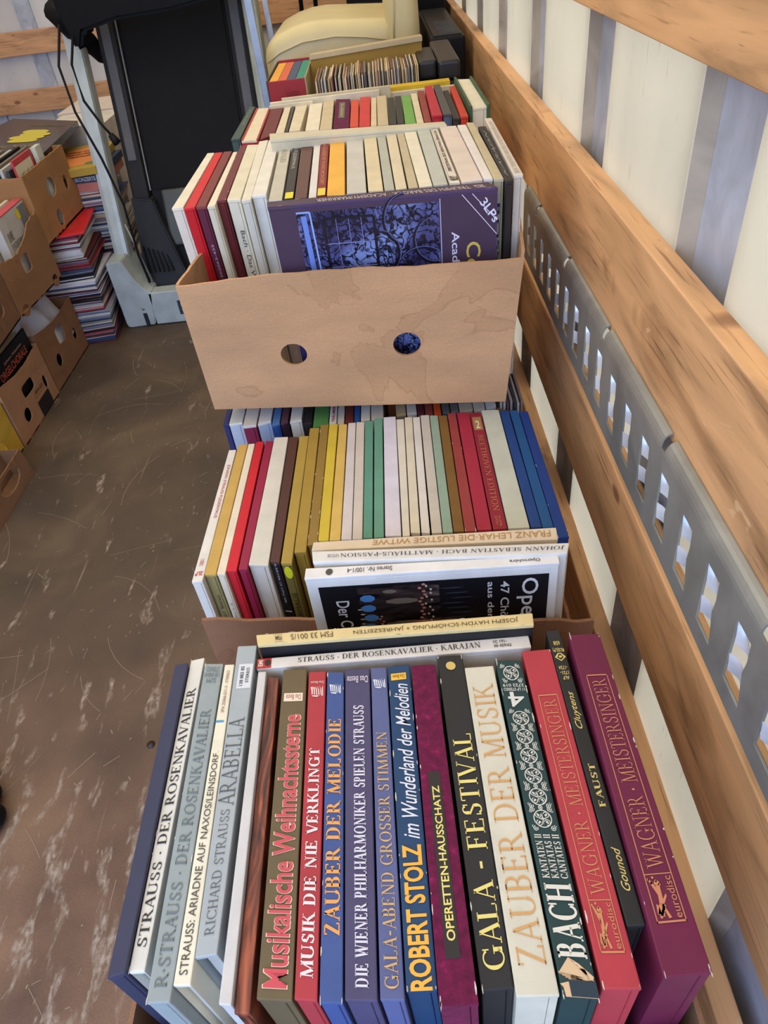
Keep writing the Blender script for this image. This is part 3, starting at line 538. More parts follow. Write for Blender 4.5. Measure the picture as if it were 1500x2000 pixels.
 ('lower', [0.0257, 1.1135, 0.0401, 1.1128, 0.0257, 1.4235, 0.0401, 1.4228], 0.615, 0.305, (146, 62, 52), 'brick-red record box in the lower row', {}),
 ('lower', [0.0421, 1.1125, 0.0555, 1.1119, 0.0421, 1.4225, 0.0555, 1.4219], 0.615, 0.305, (228, 86, 34), 'orange record box in the lower row', {}),
 ('lower', [0.0577, 1.115, 0.072, 1.1142, 0.0577, 1.425, 0.072, 1.4242], 0.615, 0.305, (100, 98, 96), 'grey record box right of the orange one', {'near': (60, 72, 110)}),
 ('lower', [0.0739, 1.1139, 0.0883, 1.1132, 0.0739, 1.4239, 0.0883, 1.4232], 0.615, 0.305, (112, 110, 106), 'grey record box left of the beige ones, lower row', {'near': (60, 72, 110)}),
 ('lower', [0.09, 1.1111, 0.1154, 1.1154, 0.09, 1.4211, 0.1154, 1.4254], 0.615, 0.305, (206, 190, 164), 'beige record box right of the grey pair, lower row', {}),
 ('lower', [0.1167, 1.11, 0.1381, 1.1132, 0.1167, 1.42, 0.1381, 1.4232], 0.615, 0.305, (214, 204, 184), 'ivory record box near the right end of the lower row', {}),
 ('lower', [0.1398, 1.1112, 0.1592, 1.1201, 0.1398, 1.4212, 0.1592, 1.4301], 0.615, 0.305, (224, 222, 220), 'white record box at the right end of the lower row', {}),
 ('x_haydn', [-0.206, 0.5256, 0.1194, 0.5233, -0.2097, 0.5414, 0.1208, 0.541], 0.702, 0.38, (222, 198, 138), 'worn yellowed record box lying across with its title upside down', {'near': (24, 24, 26)}),
 ('x_karajan', [-0.2093, 0.506, 0.1143, 0.5068, -0.2098, 0.5209, 0.1138, 0.5242], 0.682, 0.36, (232, 222, 208), 'white record box with red emblem standing across behind the nearest row', {}),
 ('x_lehar', [-0.1523, 0.6869, 0.1771, 0.6678, -0.1504, 0.7029, 0.1791, 0.6906], 0.695, 0.37, (224, 204, 172), 'cream record box with gold capitals upside down, across the second row', {}),
 ('x_bach', [-0.1455, 0.6488, 0.1792, 0.6264, -0.1481, 0.6692, 0.1857, 0.6443], 0.71, 0.385, (222, 216, 204), 'white cloth slipcase with grey capitals upside down, behind the choir picture box', {}),
 ('x_opern', [-0.1562, 0.6245, 0.1677, 0.6155, -0.1555, 0.6436, 0.1688, 0.63], 0.705, 0.38, (232, 226, 216), 'white-framed record box with a choir photograph on black', {}),
 ('x_purple', [-0.1881, 1.0964, 0.1533, 1.0693, -0.1919, 1.1237, 0.1433, 1.0999], 1.02, 0.66, (72, 50, 70), 'purple record box with baroque ironwork picture in the raised box', {}),
 ('x_beige', [-0.2253, 1.4942, 0.1124, 1.4493, -0.2316, 1.5443, 0.1101, 1.4784], 1.023, 0.66, (206, 196, 166), 'long beige record box lying across behind the raised rows', {}),
]
LETTERING = [
 ('nearest', 1, 'STRAUSS · DER ROSENKAVALIER', 0.2, 0.8, 0.0579, 0.8709, 'up', 'serif', (38, 36, 38)),
 ('nearest', 2, 'R·STRAUSS · DER ROSENKAVALIER', 0.24, 0.76, 0.0307, 0.8168, 'up', 'serif', (104, 116, 116)),
 ('nearest', 2, 'STEREO', 0.15, 0.85, 0.9655, 0.9849, '180', 'sans', (104, 116, 116)),
 ('nearest', 2, '138 040/41', 0.1, 0.9, 0.9422, 0.9613, '180', 'sans', (104, 116, 116)),
 ('nearest', 2, 'SLPM', 0.25, 0.75, 0.9192, 0.938, '180', 'sans', (104, 116, 116)),
 ('nearest', 3, 'STRAUSS: ARIADNE AUF NAXOS/LEINSDORF', 0.25, 0.75, 0.0226, 0.6461, 'up', 'sans', (74, 68, 58)),
 ('nearest', 3, '#rect', 0.02, 0.75, 0.761, 0.7689, 'up', 'rect', (70, 150, 190)),
 ('nearest', 3, 'SPA 25066-D/1-3 - STEREO', 0.35, 0.65, 0.7987, 0.9719, 'up', 'sans', (150, 90, 76)),
 ('nearest', 4, 'RICHARD STRAUSS', 0.3, 0.74, 0.0473, 0.3857, 'up', 'serifl', (84, 90, 92)),
 ('nearest', 4, 'ARABELLA', 0.1, 0.86, 0.3968, 0.6996, 'up', 'serifl', (84, 90, 92)),
 ('nearest', 4, '#sticker', 0.22, 0.95, 0.8144, 0.9178, 'up', 'rect', (214, 216, 216)),
 ('nearest', 4, '138 883 85', 0.34, 0.52, 0.8248, 0.9067, 'up', 'bold', (70, 70, 76)),
 ('nearest', 4, 'STEREO', 0.64, 0.8, 0.8375, 0.9001, 'up', 'bold', (70, 70, 76)),
 ('nearest', 7, 'Musikalische Weihnachtssterne', 0.16, 0.84, 0.024, 0.814, 'up', 'fatout', (206, 74, 84)),
 ('nearest', 7, '#sticker', 0.12, 0.88, 0.8662, 0.8991, 'up', 'rect', (238, 216, 190)),
 ('nearest', 7, 'Das Beste', 0.2, 0.8, 0.8723, 0.8929, '180', 'sans', (170, 110, 90)),
 ('nearest', 8, 'MUSIK DIE NIE VERKLINGT', 0.22, 0.8, 0.0489, 0.6952, 'up', 'seriff', (236, 220, 214)),
 ('nearest', 8, '#leaf', 0.15, 0.9, 0.8904, 0.9411, 'up', 'leaf', (232, 200, 190)),
 ('nearest', 8, 'Das Beste', 0.15, 0.9, 0.9454, 0.9562, '180', 'sans', (232, 200, 190)),
 ('nearest', 9, 'ZAUBER DER MELODIE', 0.14, 0.86, 0.1516, 0.8065, 'up', 'seriff', (228, 160, 86)),
 ('nearest', 9, '#leaf', 0.15, 0.85, 0.9056, 0.9521, 'up', 'leaf', (220, 222, 228)),
 ('nearest', 10, 'DIE WIENER PHILHARMONIKER SPIELEN STRAUSS', 0.32, 0.74, 0.0272, 0.8482, 'up', 'seriff', (220, 214, 222)),
 ('nearest', 10, 'Das Beste', 0.08, 0.92, 0.9393, 0.9672, '180', 'serif2', (210, 200, 206)),
 ('nearest', 11, 'GALA-ABEND GROSSER STIMMEN', 0.2, 0.8, 0.0238, 0.7426, 'up', 'serif', (206, 166, 110)),
 ('nearest', 11, '#leaf', 0.12, 0.9, 0.9109, 0.9554, 'up', 'leaf', (220, 222, 228)),
 ('nearest', 12, 'ROBERT STOLZ', 0.14, 0.86, 0.0006, 0.3641, 'up', 'fat', (238, 176, 60)),
 ('nearest', 12, 'im Wunderland der Melodien', 0.22, 0.84, 0.3788, 0.9201, 'up', 'script', (220, 222, 226)),
 ('nearest', 12, '#sticker', 0.12, 0.8, 0.9373, 0.9656, 'up', 'rect', (238, 186, 60)),
 ('nearest', 12, 'Das Beste', 0.2, 0.72, 0.9438, 0.959, '180', 'sans', (110, 80, 40)),
 ('nearest', 13, '#plate', 0.27, 0.68, 0.1002, 0.6025, 'up', 'rect', (30, 26, 28)),
 ('nearest', 13, 'OPERETTEN-HAUSSCHATZ', 0.36, 0.6, 0.1394, 0.5564, 'up', 'bold', (232, 214, 120)),
 ('nearest', 14, 'GALA - FESTIVAL', 0.17, 0.86, 0.0416, 0.6933, 'up', 'serif', (232, 214, 122)),
 ('nearest', 14, '#disc', 0.3, 0.68, 0.9392, 0.9737, 'up', 'disc', (214, 182, 98)),
 ('nearest', 15, 'ZAUBER DER MUSIK', 0.16, 0.84, 0.0669, 0.9261, 'up', 'serifl', (214, 160, 92)),
 ('nearest', 16, 'BACH', 0.1, 0.92, 0.0823, 0.2599, 'up', 'seriff', (226, 220, 200)),
 ('nearest', 16, 'KANTATEN II', 0.12, 0.34, 0.2731, 0.3922, 'up', 'seriff', (220, 214, 196)),
 ('nearest', 16, 'KANTATAS II', 0.4, 0.62, 0.2731, 0.3922, 'up', 'seriff', (220, 214, 196)),
 ('nearest', 16, 'CANTATES II', 0.68, 0.9, 0.2731, 0.3922, 'up', 'seriff', (220, 214, 196)),
 ('nearest', 16, '#scroll', 0.14, 0.88, 0.4039, 0.8011, 'up', 'scroll', (216, 214, 198)),
 ('nearest', 16, '#scroll1', 0.14, 0.88, 0.9072, 0.9814, 'up', 'scroll', (216, 214, 198)),
 ('nearest', 16, '4', 0.2, 0.8, 0.8108, 0.8683, '180', 'serif2', (220, 218, 204)),
 ('nearest', 16, '11 LP STEREO', 0.1, 0.9, 0.8724, 0.8846, '180', 'bold', (210, 210, 196)),
 ('nearest', 16, '2722 019', 0.1, 0.9, 0.8887, 0.901, '180', 'bold', (210, 210, 196)),
 ('nearest', 16, '#torn', -0.0, 0.97, -0.0016, 0.0891, 'up', 'torn', (222, 188, 144)),
 ('nearest', 16, '#flap', 0.25, 0.99, -0.0005, 0.0347, 'up', 'rect', (30, 52, 66)),
 ('nearest', 17, '#frame', 0.18, 0.82, 0.0752, 0.819, 'up', 'frame', (206, 140, 92)),
 ('nearest', 17, '#rect', 0.18, 0.82, 0.1956, 0.1981, 'up', 'rect', (206, 140, 92)),
 ('nearest', 17, 'WAGNER · MEISTERSINGER', 0.3, 0.72, 0.2092, 0.8015, 'up', 'serifl', (206, 140, 92)),
 ('nearest', 17, '#figure', 0.24, 0.56, 0.0841, 0.1907, 'up', 'figure', (206, 140, 92)),
 ('nearest', 17, 'eurodisc', 0.6, 0.76, 0.0841, 0.1907, 'up', 'sans', (206, 140, 92)),
 ('nearest', 19, '#frame', 0.18, 0.82, 0.1107, 0.8341, 'up', 'frame', (206, 134, 92)),
 ('nearest', 19, '#rect', 0.18, 0.82, 0.2224, 0.2249, 'up', 'rect', (206, 134, 92)),
 ('nearest', 19, 'WAGNER · MEISTERSINGER', 0.3, 0.72, 0.2374, 0.8184, 'up', 'serifl', (206, 134, 92)),
 ('nearest', 19, '#figure', 0.24, 0.56, 0.1198, 0.2174, 'up', 'figure', (206, 134, 92)),
 ('nearest', 19, 'eurodisc', 0.6, 0.76, 0.1198, 0.2174, 'up', 'sans', (206, 134, 92)),
 ('nearest', 18, 'Gounod', 0.3, 0.75, 0.0861, 0.2063, 'up', 'script', (214, 190, 110)),
 ('nearest', 18, 'FAUST', 0.32, 0.72, 0.3225, 0.4631, 'up', 'seriff', (214, 190, 110)),
 ('nearest', 18, 'Cluytens', 0.25, 0.8, 0.5863, 0.7307, 'up', 'script', (214, 190, 110)),
 ('nearest', 18, 'ALP', 0.3, 0.75, 0.779, 0.7941, '180', 'bold', (214, 190, 110)),
 ('nearest', 18, '1721-', 0.2, 0.8, 0.8005, 0.8157, '180', 'bold', (214, 190, 110)),
 ('nearest', 18, '-1724', 0.2, 0.8, 0.8223, 0.8377, '180', 'bold', (214, 190, 110)),
 ('nearest', 18, '#diamond', 0.12, 0.92, 0.8577, 0.894, 'up', 'diamond', (214, 190, 110)),
 ('nearest', 18, 'RLS(LP)', 0.12, 0.92, 0.8986, 0.9193, '180', 'bold', (214, 190, 110)),
 ('nearest', 18, '658', 0.3, 0.75, 0.9287, 0.9474, '180', 'bold', (214, 190, 110)),
 ('second', 0, 'JOHANN STRAUSS·FLEDERMAUS', 0.35, 0.8, 0.4277, 0.8618, 'down', 'sans', (190, 60, 56)),
 ('second', 0, '2LP', 0.15, 0.85, 0.0334, 0.0591, '180', 'bold', (190, 60, 56)),
 ('second', 0, '13.8090 3', 0.3, 0.7, 0.0949, 0.1414, 'up', 'sans', (190, 60, 56)),
 ('second', 25, '#plate', 0.12, 0.88, 0.8201, 0.9492, 'up', 'rect', (168, 128, 80)),
 ('second', 25, '2', 0.32, 0.68, 0.8352, 0.9124, '0', 'bold', (240, 222, 190)),
 ('second', 25, 'BEETHOVEN EDITION', 0.3, 0.75, 0.129, 0.7701, 'down', 'serifl', (206, 142, 100)),
 ('second', 25, '10-2736', 0.55, 0.7, 0.018, 0.0914, 'down', 'sans', (206, 142, 100)),
 ('second', 25, '2721', 0.3, 0.45, 0.0325, 0.0914, 'down', 'sans', (206, 142, 100)),
 ('x_lehar', 0, 'FRANZ LEHAR·DIE LUSTIGE WITWE', 0.2526, 0.9736, 0.25, 0.78, '180', 'sans', (184, 140, 80)),
 ('x_bach', 0, 'JOHANN SEBASTIAN BACH · MATTHÄUS-PASSION', 0.1138, 0.9865, 0.28, 0.72, '180', 'serif', (90, 84, 80)),
 ('x_bach', 0, '4 LP 2712 001', 0.0622, 0.1076, 0.35, 0.65, '180', 'sans', (90, 84, 80)),
 ('x_opern', 0, 'Opernchöre', 0.8098, 0.9283, 0.3, 0.75, '180', 'serif2', (60, 50, 60)),
 ('x_opern', 0, 'Stereo Nr. 100/1-4', 0.1703, 0.3501, 0.3, 0.75, '180', 'serif2', (100, 90, 90)),
 ('x_opern', 0, '#disc', 0.0838, 0.1126, 0.2, 0.8, '180', 'disc', (70, 66, 60)),
 ('x_haydn', 0, 'JOSEPH HAYDN·SCHÖPFUNG + JAHRESZEITEN', 0.354, 0.9465, 0.25, 0.75, '180', 'sans', (92, 76, 50)),
 ('x_haydn', 0, 'FSM 33 001/5', 0.1255, 0.2794, 0.25, 0.75, '180', 'sans', (92, 76, 50)),
 ('x_haydn', 0, '#frame', 0.0652, 0.0954, 0.15, 0.85, '180', 'frame', (92, 76, 50)),
 ('x_haydn', 0, 'FSM', 0.069, 0.0916, 0.3, 0.7, '180', 'bold', (92, 76, 50)),
 ('x_karajan', 0, 'STRAUSS · DER ROSENKAVALIER · KARAJAN', 0.1524, 0.8208, 0.25, 0.75, '0', 'serif', (70, 60, 54)),
 ('x_karajan', 0, '1C 191-', 0.8689, 0.917, 0.55, 0.8, '0', 'bold', (90, 80, 70)),
 ('x_karajan', 0, '00 459/62', 0.8689, 0.9318, 0.2, 0.45, '0', 'bold', (90, 80, 70)),
 ('x_karajan', 0, '#sticker', -0.0, 0.0534, 0.0, 0.95, '0', 'rect', (186, 48, 40)),
 ('x_karajan', 0, 'EMI', 0.0057, 0.0229, 0.2, 0.8, 'up2', 'bold', (232, 222, 208)),
 ('x_karajan', 0, '#disc', 0.0286, 0.0515, 0.2, 0.8, '0', 'disc', (46, 40, 42)),
 ('x_purple', 0, 'TRIUMPH DES BAROCK · ACADEMY/MARRINER', 0.2244, 0.8939, 0.12, 0.6, '180', 'sans', (206, 190, 190)),
 ('x_purple', 0, 'DECCA', 0.9137, 0.9554, 0.15, 0.6, '180', 'bold', (206, 190, 190)),
 ('raised', 8, 'ROSENKAVALIER', 0.3, 0.75, 0.5787, 0.9518, 'down', 'serifl', (140, 134, 120)),
 ('raised', 9, 'DIE FLEDERMAUS', 0.3, 0.7, 0.485, 0.9436, 'down', 'sans', (190, 184, 170)),
 ('raised', 9, '#sticker', 0.1, 0.95, 0.0, 0.0921, 'up', 'rect', (228, 214, 30)),
 ('raised', 12, 'DAS KLASSISCHE WUNSCHKONZERT', 0.3, 0.72, 0.1583, 0.9486, 'down', 'sans', (206, 150, 96)),
 ('raised', 12, '#sticker', 0.05, 0.95, 0.0, 0.1096, 'up', 'rect', (228, 206, 50)),
 ('raised', 21, '#frame', 0.08, 0.92, 0.0347, 0.9883, 'up', 'frame', (60, 50, 46)),
 ('raised', 21, 'RICHARD WAGNER DIE WALKÜRE', 0.28, 0.72, 0.1712, 0.9419, 'down', 'bold', (66, 56, 50)),
 ('raised', 21, '#leaf', 0.15, 0.9, 0.027, 0.1059, 'up', 'leaf', (40, 34, 32)),
 ('raised', 26, 'BEETHOVEN·MISSA SOLEMNIS·KARAJAN', 0.25, 0.75, 0.0216, 0.9159, 'up', 'serifl', (150, 134, 120)),
 ('raised', 25, 'KARAJAN', 0.3, 0.7, 0.0575, 0.902, 'up', 'script', (150, 146, 140)),
 ('farther', 8, '#plate', 0.28, 0.68, 0.3066, 0.8703, 'up', 'rect', (92, 82, 62)),
 ('farther', 8, 'OPERETTE', 0.4, 0.58, 0.3404, 0.8119, 'up', 'sans', (206, 190, 140)),
 ('farther', 0, 'GOLD EDITION', 0.4, 0.65, 0.3781, 0.8738, 'up', 'sans', (150, 160, 140)),
 ('lower', 9, 'TRÄUMEREI', 0.25, 0.75, 0.0111, 0.2135, 'up', 'bold', (160, 50, 44)),
 ('lower', 15, 'BEETHOVEN', 0.2, 0.8, 0.1125, 0.282, 'up', 'sans', (60, 50, 40)),
]


# ---------------------------------------------------------------- the lorry body
WOOD = (224, 170, 116)
fl = link('floor', box(-2.4, 0.36, -1.0, 4.82, -0.05, 0.0), mat((90, 74, 60), 'floor')); fl['kind'] = 'structure'
bm = bmesh.new()
for k in range(420):       # long drag scratches in the coated plywood
    x = random.uniform(-1.3, -0.3); y = random.uniform(0.05, 2.6) ** 1.0; a = random.choice((1.15, 1.35, 2.0, 0.3, 1.0, 1.5)) + random.gauss(0, .45); Ln = random.choice((.005, .006, .008, .01, .015, .03, .06, .2)) * random.uniform(.6, 1.4)
    wd = random.uniform(.0003, .0008) * (1.8 if Ln < .012 else 1); cur = random.gauss(0, 3); pts = []
    for i in range(6):
        pts.append((x, y)); x += math.cos(a) * Ln / 5; y += math.sin(a) * Ln / 5; a += cur * Ln / 5
    for i in range(5):
        (xa, ya), (xb, yb) = pts[i], pts[i + 1]; nx, ny = -(yb - ya), xb - xa; l = math.hypot(nx, ny); nx, ny = nx / l * wd, ny / l * wd
        bm.faces.new([bm.verts.new(c) for c in ((xa - nx, ya - ny, .0006), (xb - nx, yb - ny, .0006), (xb + nx, yb + ny, .0006), (xa + nx, ya + ny, .0006))])
me = bpy.data.meshes.new('m'); bm.to_mesh(me); bm.free()
sc_ = link('scratches', me, mat((152, 132, 108), 'plain'), None); sc_.parent = fl; sc_['kind'] = 'stuff'
for x, y in ((-.638, .84), (-.583, .448)):
    b_ = link('bolt', tube([(x, y, 0), (x, y, .0025)], .009, 12), mat((70, 60, 52), 'steel', 0.5, .6)); b_.parent = fl
link('lorry_roof', box(-2.4, 0.40, -1.0, 4.9, 2.42, 2.46), mat((228, 226, 220), 'panel'))['kind'] = 'structure'
bpy.data.objects['lorry_roof'].name = 'ceiling'
gr = link('ground', box(-30, 30, -30, -1.1, -1.0, -0.9), mat((120, 118, 112), 'plain')); gr['kind'] = 'structure'
# right wall: glossy panels standing slightly proud of recessed aluminium ribs
wr = link('wall_right', box(0.336, 0.40, -1.0, 4.82, -.05, 0.0), mat((150, 150, 150), 'steel', .5, .3)); wr['kind'] = 'structure'
RIB = [4.72 - .5 * 0 - k * .503 for k in range(11)]
RIB = [1.195 + .503 * k for k in range(-4, 8)]
pm = mat((224, 214, 192), 'skin'); rm = mat((186, 192, 204), 'steel', 0.42, .12); fm = mat((176, 164, 146), 'steel', 0.5, .1)  # fm: shaded sloped side of each rib, shade put into its browner tone
for i, y in enumerate(RIB):
    ye = min(y + .503, 4.8)
    if y + .155 < ye:
        p = link('panel', box(.336, .362, y + .155, ye, 0.0, 2.42, .001), pm); p.parent = wr
    p = link('rib', box(.352, .362, max(y, -1.0) + .002, y + .134, 0.0, 2.42, .001), rm); p.parent = wr
    p = link('rib_flange', prism([(.352, y + .134), (.337, y + .154), (.362, y + .154), (.362, y + .134)], 'z', 0.0, 2.42), fm); p.parent = wr
for z0, z1 in ((.135, .298), (.487, .662), (.838, 1.0), (1.203, 1.37), (1.56, 1.73)):
    p = link('plank', box(.300, .331, -.98, 4.78, z0, z1, .004, 3), mat(WOOD, 'wood')); p.parent = wr
# front wall behind the treadmill
wf = link('wall_front', box(-2.4, 0.40, 4.82, 4.86, 0.0, 2.42), mat((224, 222, 218), 'panel')); wf['kind'] = 'structure'
for z0, z1 in ((.883, .995), (.600, .713), (.27, .38), (1.24, 1.35), (1.6, 1.71)):
    m_ = box(-2.38, .33, 4.77, 4.80, z0, z1, .003)
    for v in m_.vertices: v.co.x, v.co.y = v.co.y - 4.785, -(v.co.x)   # grain along the board
    p = link('plank', m_, mat((214, 162, 116), 'wood')); p.rotation_euler = (0, 0, math.pi / 2); p.location = (0, 4.785, 0); p.parent = wf
for x in (-2.36, -1.99, -1.45, -.9, -.35):
    p = link('rib', box(x, x + .085, 4.80, 4.82, 0.0, 2.42, .002), rm); p.parent = wf
wl = link('wall_left', box(-2.44, -2.40, -1.0, 4.86, 0.0, 2.42), mat((222, 218, 210), 'panel')); wl['kind'] = 'structure'
for z0, z1 in ((.27, .38), (.6, .713), (.883, .995), (1.24, 1.35)):
    p = link('plank', box(-2.40, -2.37, -.33, 4.76, z0, z1, .003), mat(WOOD, 'wood')); p.parent = wl

# galvanised lashing rail with slanted openings and bent tongues
rail = thing('lashing_rail', (.292, 1.0, .71), 'galvanised perforated steel lashing rail running along the right wall between two boards', 'rail')
gm = mat((150, 148, 138), 'steel', 0.36, .35); tm_ = mat((214, 218, 222), 'steel', 0.28, .35)
Y0, Y1, ZB, ZT = -.25, 1.60, .711, .835
per = .0755; k0 = int((Y0 - .648) / per) - 1; k1 = int((Y1 - .648) / per) + 1
faces = []; vs = []
def rq(pts):
    i = len(vs); vs.extend(pts); faces.append(tuple(range(i, i + len(pts))))
XF = .286
zt, zb = .8125, .7325
bm = bmesh.new()
edges = []
ol = [(Y0, ZB), (Y1, ZB), (Y1, ZT), (Y0, ZT)]
lps = [ol]; ops = []
for k in range(k0, k1 + 1):
    y = .648 + per * k
    if y - .05 < Y0 + .01 or y > Y1 - .01: continue
    lp = [(y, zt), (y - .030, zt), (y - .0335, zt - .022), (y - .032, zt - .04), (y - .041, zb + .012), (y - .044, zb), (y - .006, zb), (y - .003, zt - .035)]
    lps.append(lp); ops.append(y)
for lp in lps:
    q_ = [bm.verts.new((XF, a, b)) for a, b in lp]
    for i in range(len(q_)): edges.append(bm.edges.new((q_[i], q_[(i + 1) % len(q_)])))
bmesh.ops.triangle_fill(bm, use_beauty=True, use_dissolve=False, edges=edges)
r = bmesh.ops.extrude_face_region(bm, geom=list(bm.faces))
for v in [g for g in r['geom'] if isinstance(g, bmesh.types.BMVert)]: v.co.x += .0028
bmesh.ops.recalc_face_normals(bm, faces=bm.faces)
me = bpy.data.meshes.new('m'); bm.to_mesh(me); bm.free(); link('web', me, gm, rail)
for y in ops:          # two curled tongues per opening
    for up, ya, za, hh in ((1, y - .0003, zt - .002, .026), (0, y - .0035, zt - .046, .020)):
        vv = []; ff = []; nu = 6
        for i in range(nu + 1):
            u = i / nu
            for j in range(7):
                t = j / 6; wd = .0275 * (t ** .8 if up else math.sin(math.pi * (.18 + .66 * t)) ** .6)
                vv.append((XF + .0012 + .007 * math.sin(u * 2.2) , ya - u * wd - .006 * t, za - hh * t - .003 * u))
        for i in range(nu):
            for j in range(6): a = i * 7 + j; ff.append((a, a + 1, a + 8, a + 7))
        link('tongue', mesh(vv, ff, True), tm_, rail)
segs = [(-.25, .105), (.115, .372), (.386, .648), (.664, .924), (.938, 1.19), (1.204, 1.46), (1.474, 1.6)]
for a, b in segs:
    prof = [(XF, ZT)] + [(XF + .012 - .012 * math.cos(t), ZT + .018 * math.sin(t)) for t in (.3, .6, .9, 1.2, 1.57)] + [(.2995, ZT + .018), (.2995, ZT + .0155), (XF + .012, ZT + .0155)] + [(XF + .012 - .0095 * math.cos(t), ZT + .0155 * math.sin(t)) for t in (1.2, .9, .6, .3)] + [(XF + .0028, ZT)]
    link('flange', prism(prof, 'y', a, b), gm, rail)
for z in (ZB,): link('foot_flange', box(XF, .2995, Y0, Y1, ZB - .003, ZB, 0), gm, rail)
# the flange profile was written as (x, z)

# ---------------------------------------------------------------- record boxes
GROUP = {'nearest': 'record boxes in the nearest carton', 'second': 'record boxes in the second carton', 'raised': 'record boxes in the raised carton',
         'farther': 'record boxes in the farther carton', 'lower': 'record boxes under the raised carton'}
RB = {}; SH = {}
cnt = {}
for row, xy, zt_, zb_, col, label, opt in RECORDS:
    i = cnt.get(row, 0); cnt[row] = i + 1
    T4 = [Vector((xy[2 * k], xy[2 * k + 1], zt_)) for k in range(4)]
    cx = sum(v.x for v in T4) / 4; cy = sum(v.y for v in T4) / 4
    root = thing('record_box', (cx, cy, zb_), label, 'record box', GROUP.get(row))
    RB[(row, i)] = (root, T4, zb_)
    kind = opt.get('kind', 'cloth'); m = mat(col, kind)
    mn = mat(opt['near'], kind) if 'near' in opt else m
    c = Vector((cx, cy, 0))
    def shrink(v, d):
        k = {0: (1, 1), 1: (-1, 1), 2: (1, -1), 3: (-1, -1)}[v]
        return T4[v] + Vector((k[0] * d, k[1] * d, 0))
    body = [shrink(v, .0005) for v in range(4)]
    sp = .006
    bt = [v - Vector((0, 0, sp)) for v in body]; sh = .14 if row in ('raised', 'x_purple', 'x_beige') else 0.0
    bb = [Vector((v.x, v.y + sh * (v.z - zb_), zb_)) for v in body]
    SH[(row, i)] = sh
    if opt.get('slip'):
        me = hexa(bb, bt, inset=(.0022, .012))
        link('slipcase', me, m, root)
        inn = [body[0] + Vector((.003, .006, 0)), body[1] + Vector((-.003, .006, 0)), body[0] + Vector((.003, .011, 0)), body[1] + Vector((-.003, .011, 0))]
        link('inner_box', hexa([Vector((v.x, v.y, zb_ + .004)) for v in inn], [v - Vector((0, 0, .014)) for v in inn], .0008, 1), mat((214, 208, 196), 'cloth'), root)
    else:
        # body and a thin lid with the seam between them
        k = .22 if (T4[1] - T4[0]).length > .012 and row[0] != 'x' else 0
        if k:
            f = lambda q, a, b: [q[0].lerp(q[1], a), q[0].lerp(q[1], b), q[2].lerp(q[3], a), q[2].lerp(q[3], b)]
            link('case', hexa(f(bb, 0, 1 - k), f(bt, 0, 1 - k), .0007, 1), mn, root)
            g_ = .0005 / (T4[1] - T4[0]).length
            link('lid', hexa(f(bb, 1 - k + g_, 1), f(bt, 1 - k + g_, 1), .0007, 1), mn, root)
        else: link('case', hexa(bb, bt, .0008, 1), mn, root)
    st = [shrink(v, 0.0) for v in range(4)]
    link('spine', hexa([v - Vector((0, 0, sp - .0002)) for v in st], st, .0013 if (T4[1] - T4[0]).length > .01 else .0006, 2), m, root)
    if opt.get('redge'):
        rmx = mat((170, 46, 42), 'plain')
        for s in (0, 1):
            a, b = (T4[0], T4[2]) if s == 0 else (T4[1], T4[3]); dx = .0045 if s == 0 else -.0045
            link('edge', hexa([a - Vector((0, 0, .02)) , a + Vector((dx, 0, -.02)), b - Vector((0, 0, .02)), b + Vector((dx, 0, -.02))], [a + Vector((0, 0, .0015)), a + Vector((dx, 0, .0015)), b + Vector((0, 0, .0015)), b + Vector((dx, 0, .0015))]), rmx, root)
    if opt.get('greencase'):
        gmx = mat((58, 92, 60), 'plain')
        for s in (0, 1):
            a, b = (T4[0], T4[2]) if s == 0 else (T4[1], T4[3]); dx = -.006 if s == 0 else .006
            link('cover_board', hexa([Vector((a.x, a.y - .006, zb_)), Vector((a.x + dx, a.y - .006, zb_)), Vector((b.x, b.y, zb_)), Vector((b.x + dx, b.y, zb_))], [a + Vector((0, -.006, .006)), a + Vector((dx, -.006, .006)), b + Vector((0, 0, .006)), b + Vector((dx, 0, .006))], .001, 1), gmx, root)
for row, i, text, s0, s1, t0, t1, ori, font, col in LETTERING:
    root, T4, zb_ = RB[(row, i)]
    nm = {'#sticker': 'sticker', '#plate': 'title_plate', '#torn': 'torn_patch', '#scroll': 'ornament', '#scroll1': 'ornament', '#leaf': 'emblem', '#figure': 'emblem', '#disc': 'emblem', '#diamond': 'emblem', '#frame': 'border', '#rect': 'line'}.get(text, 'lettering')
    if text == '#flap': nm = 'torn_flap'
    if font == 'fatout':
        put(T4, text, s0 - .03, s1 + .03, t0, t1, ori, 'fatout', (236, 214, 180), root, 'lettering_outline', .0004)
        put(T4, text, s0, s1, t0 + .0015, t1 - .0015, ori, 'bold', col, root, nm, .0008)
    else: put(T4, text, s0, s1, t0, t1, ori, font, col, root, nm)

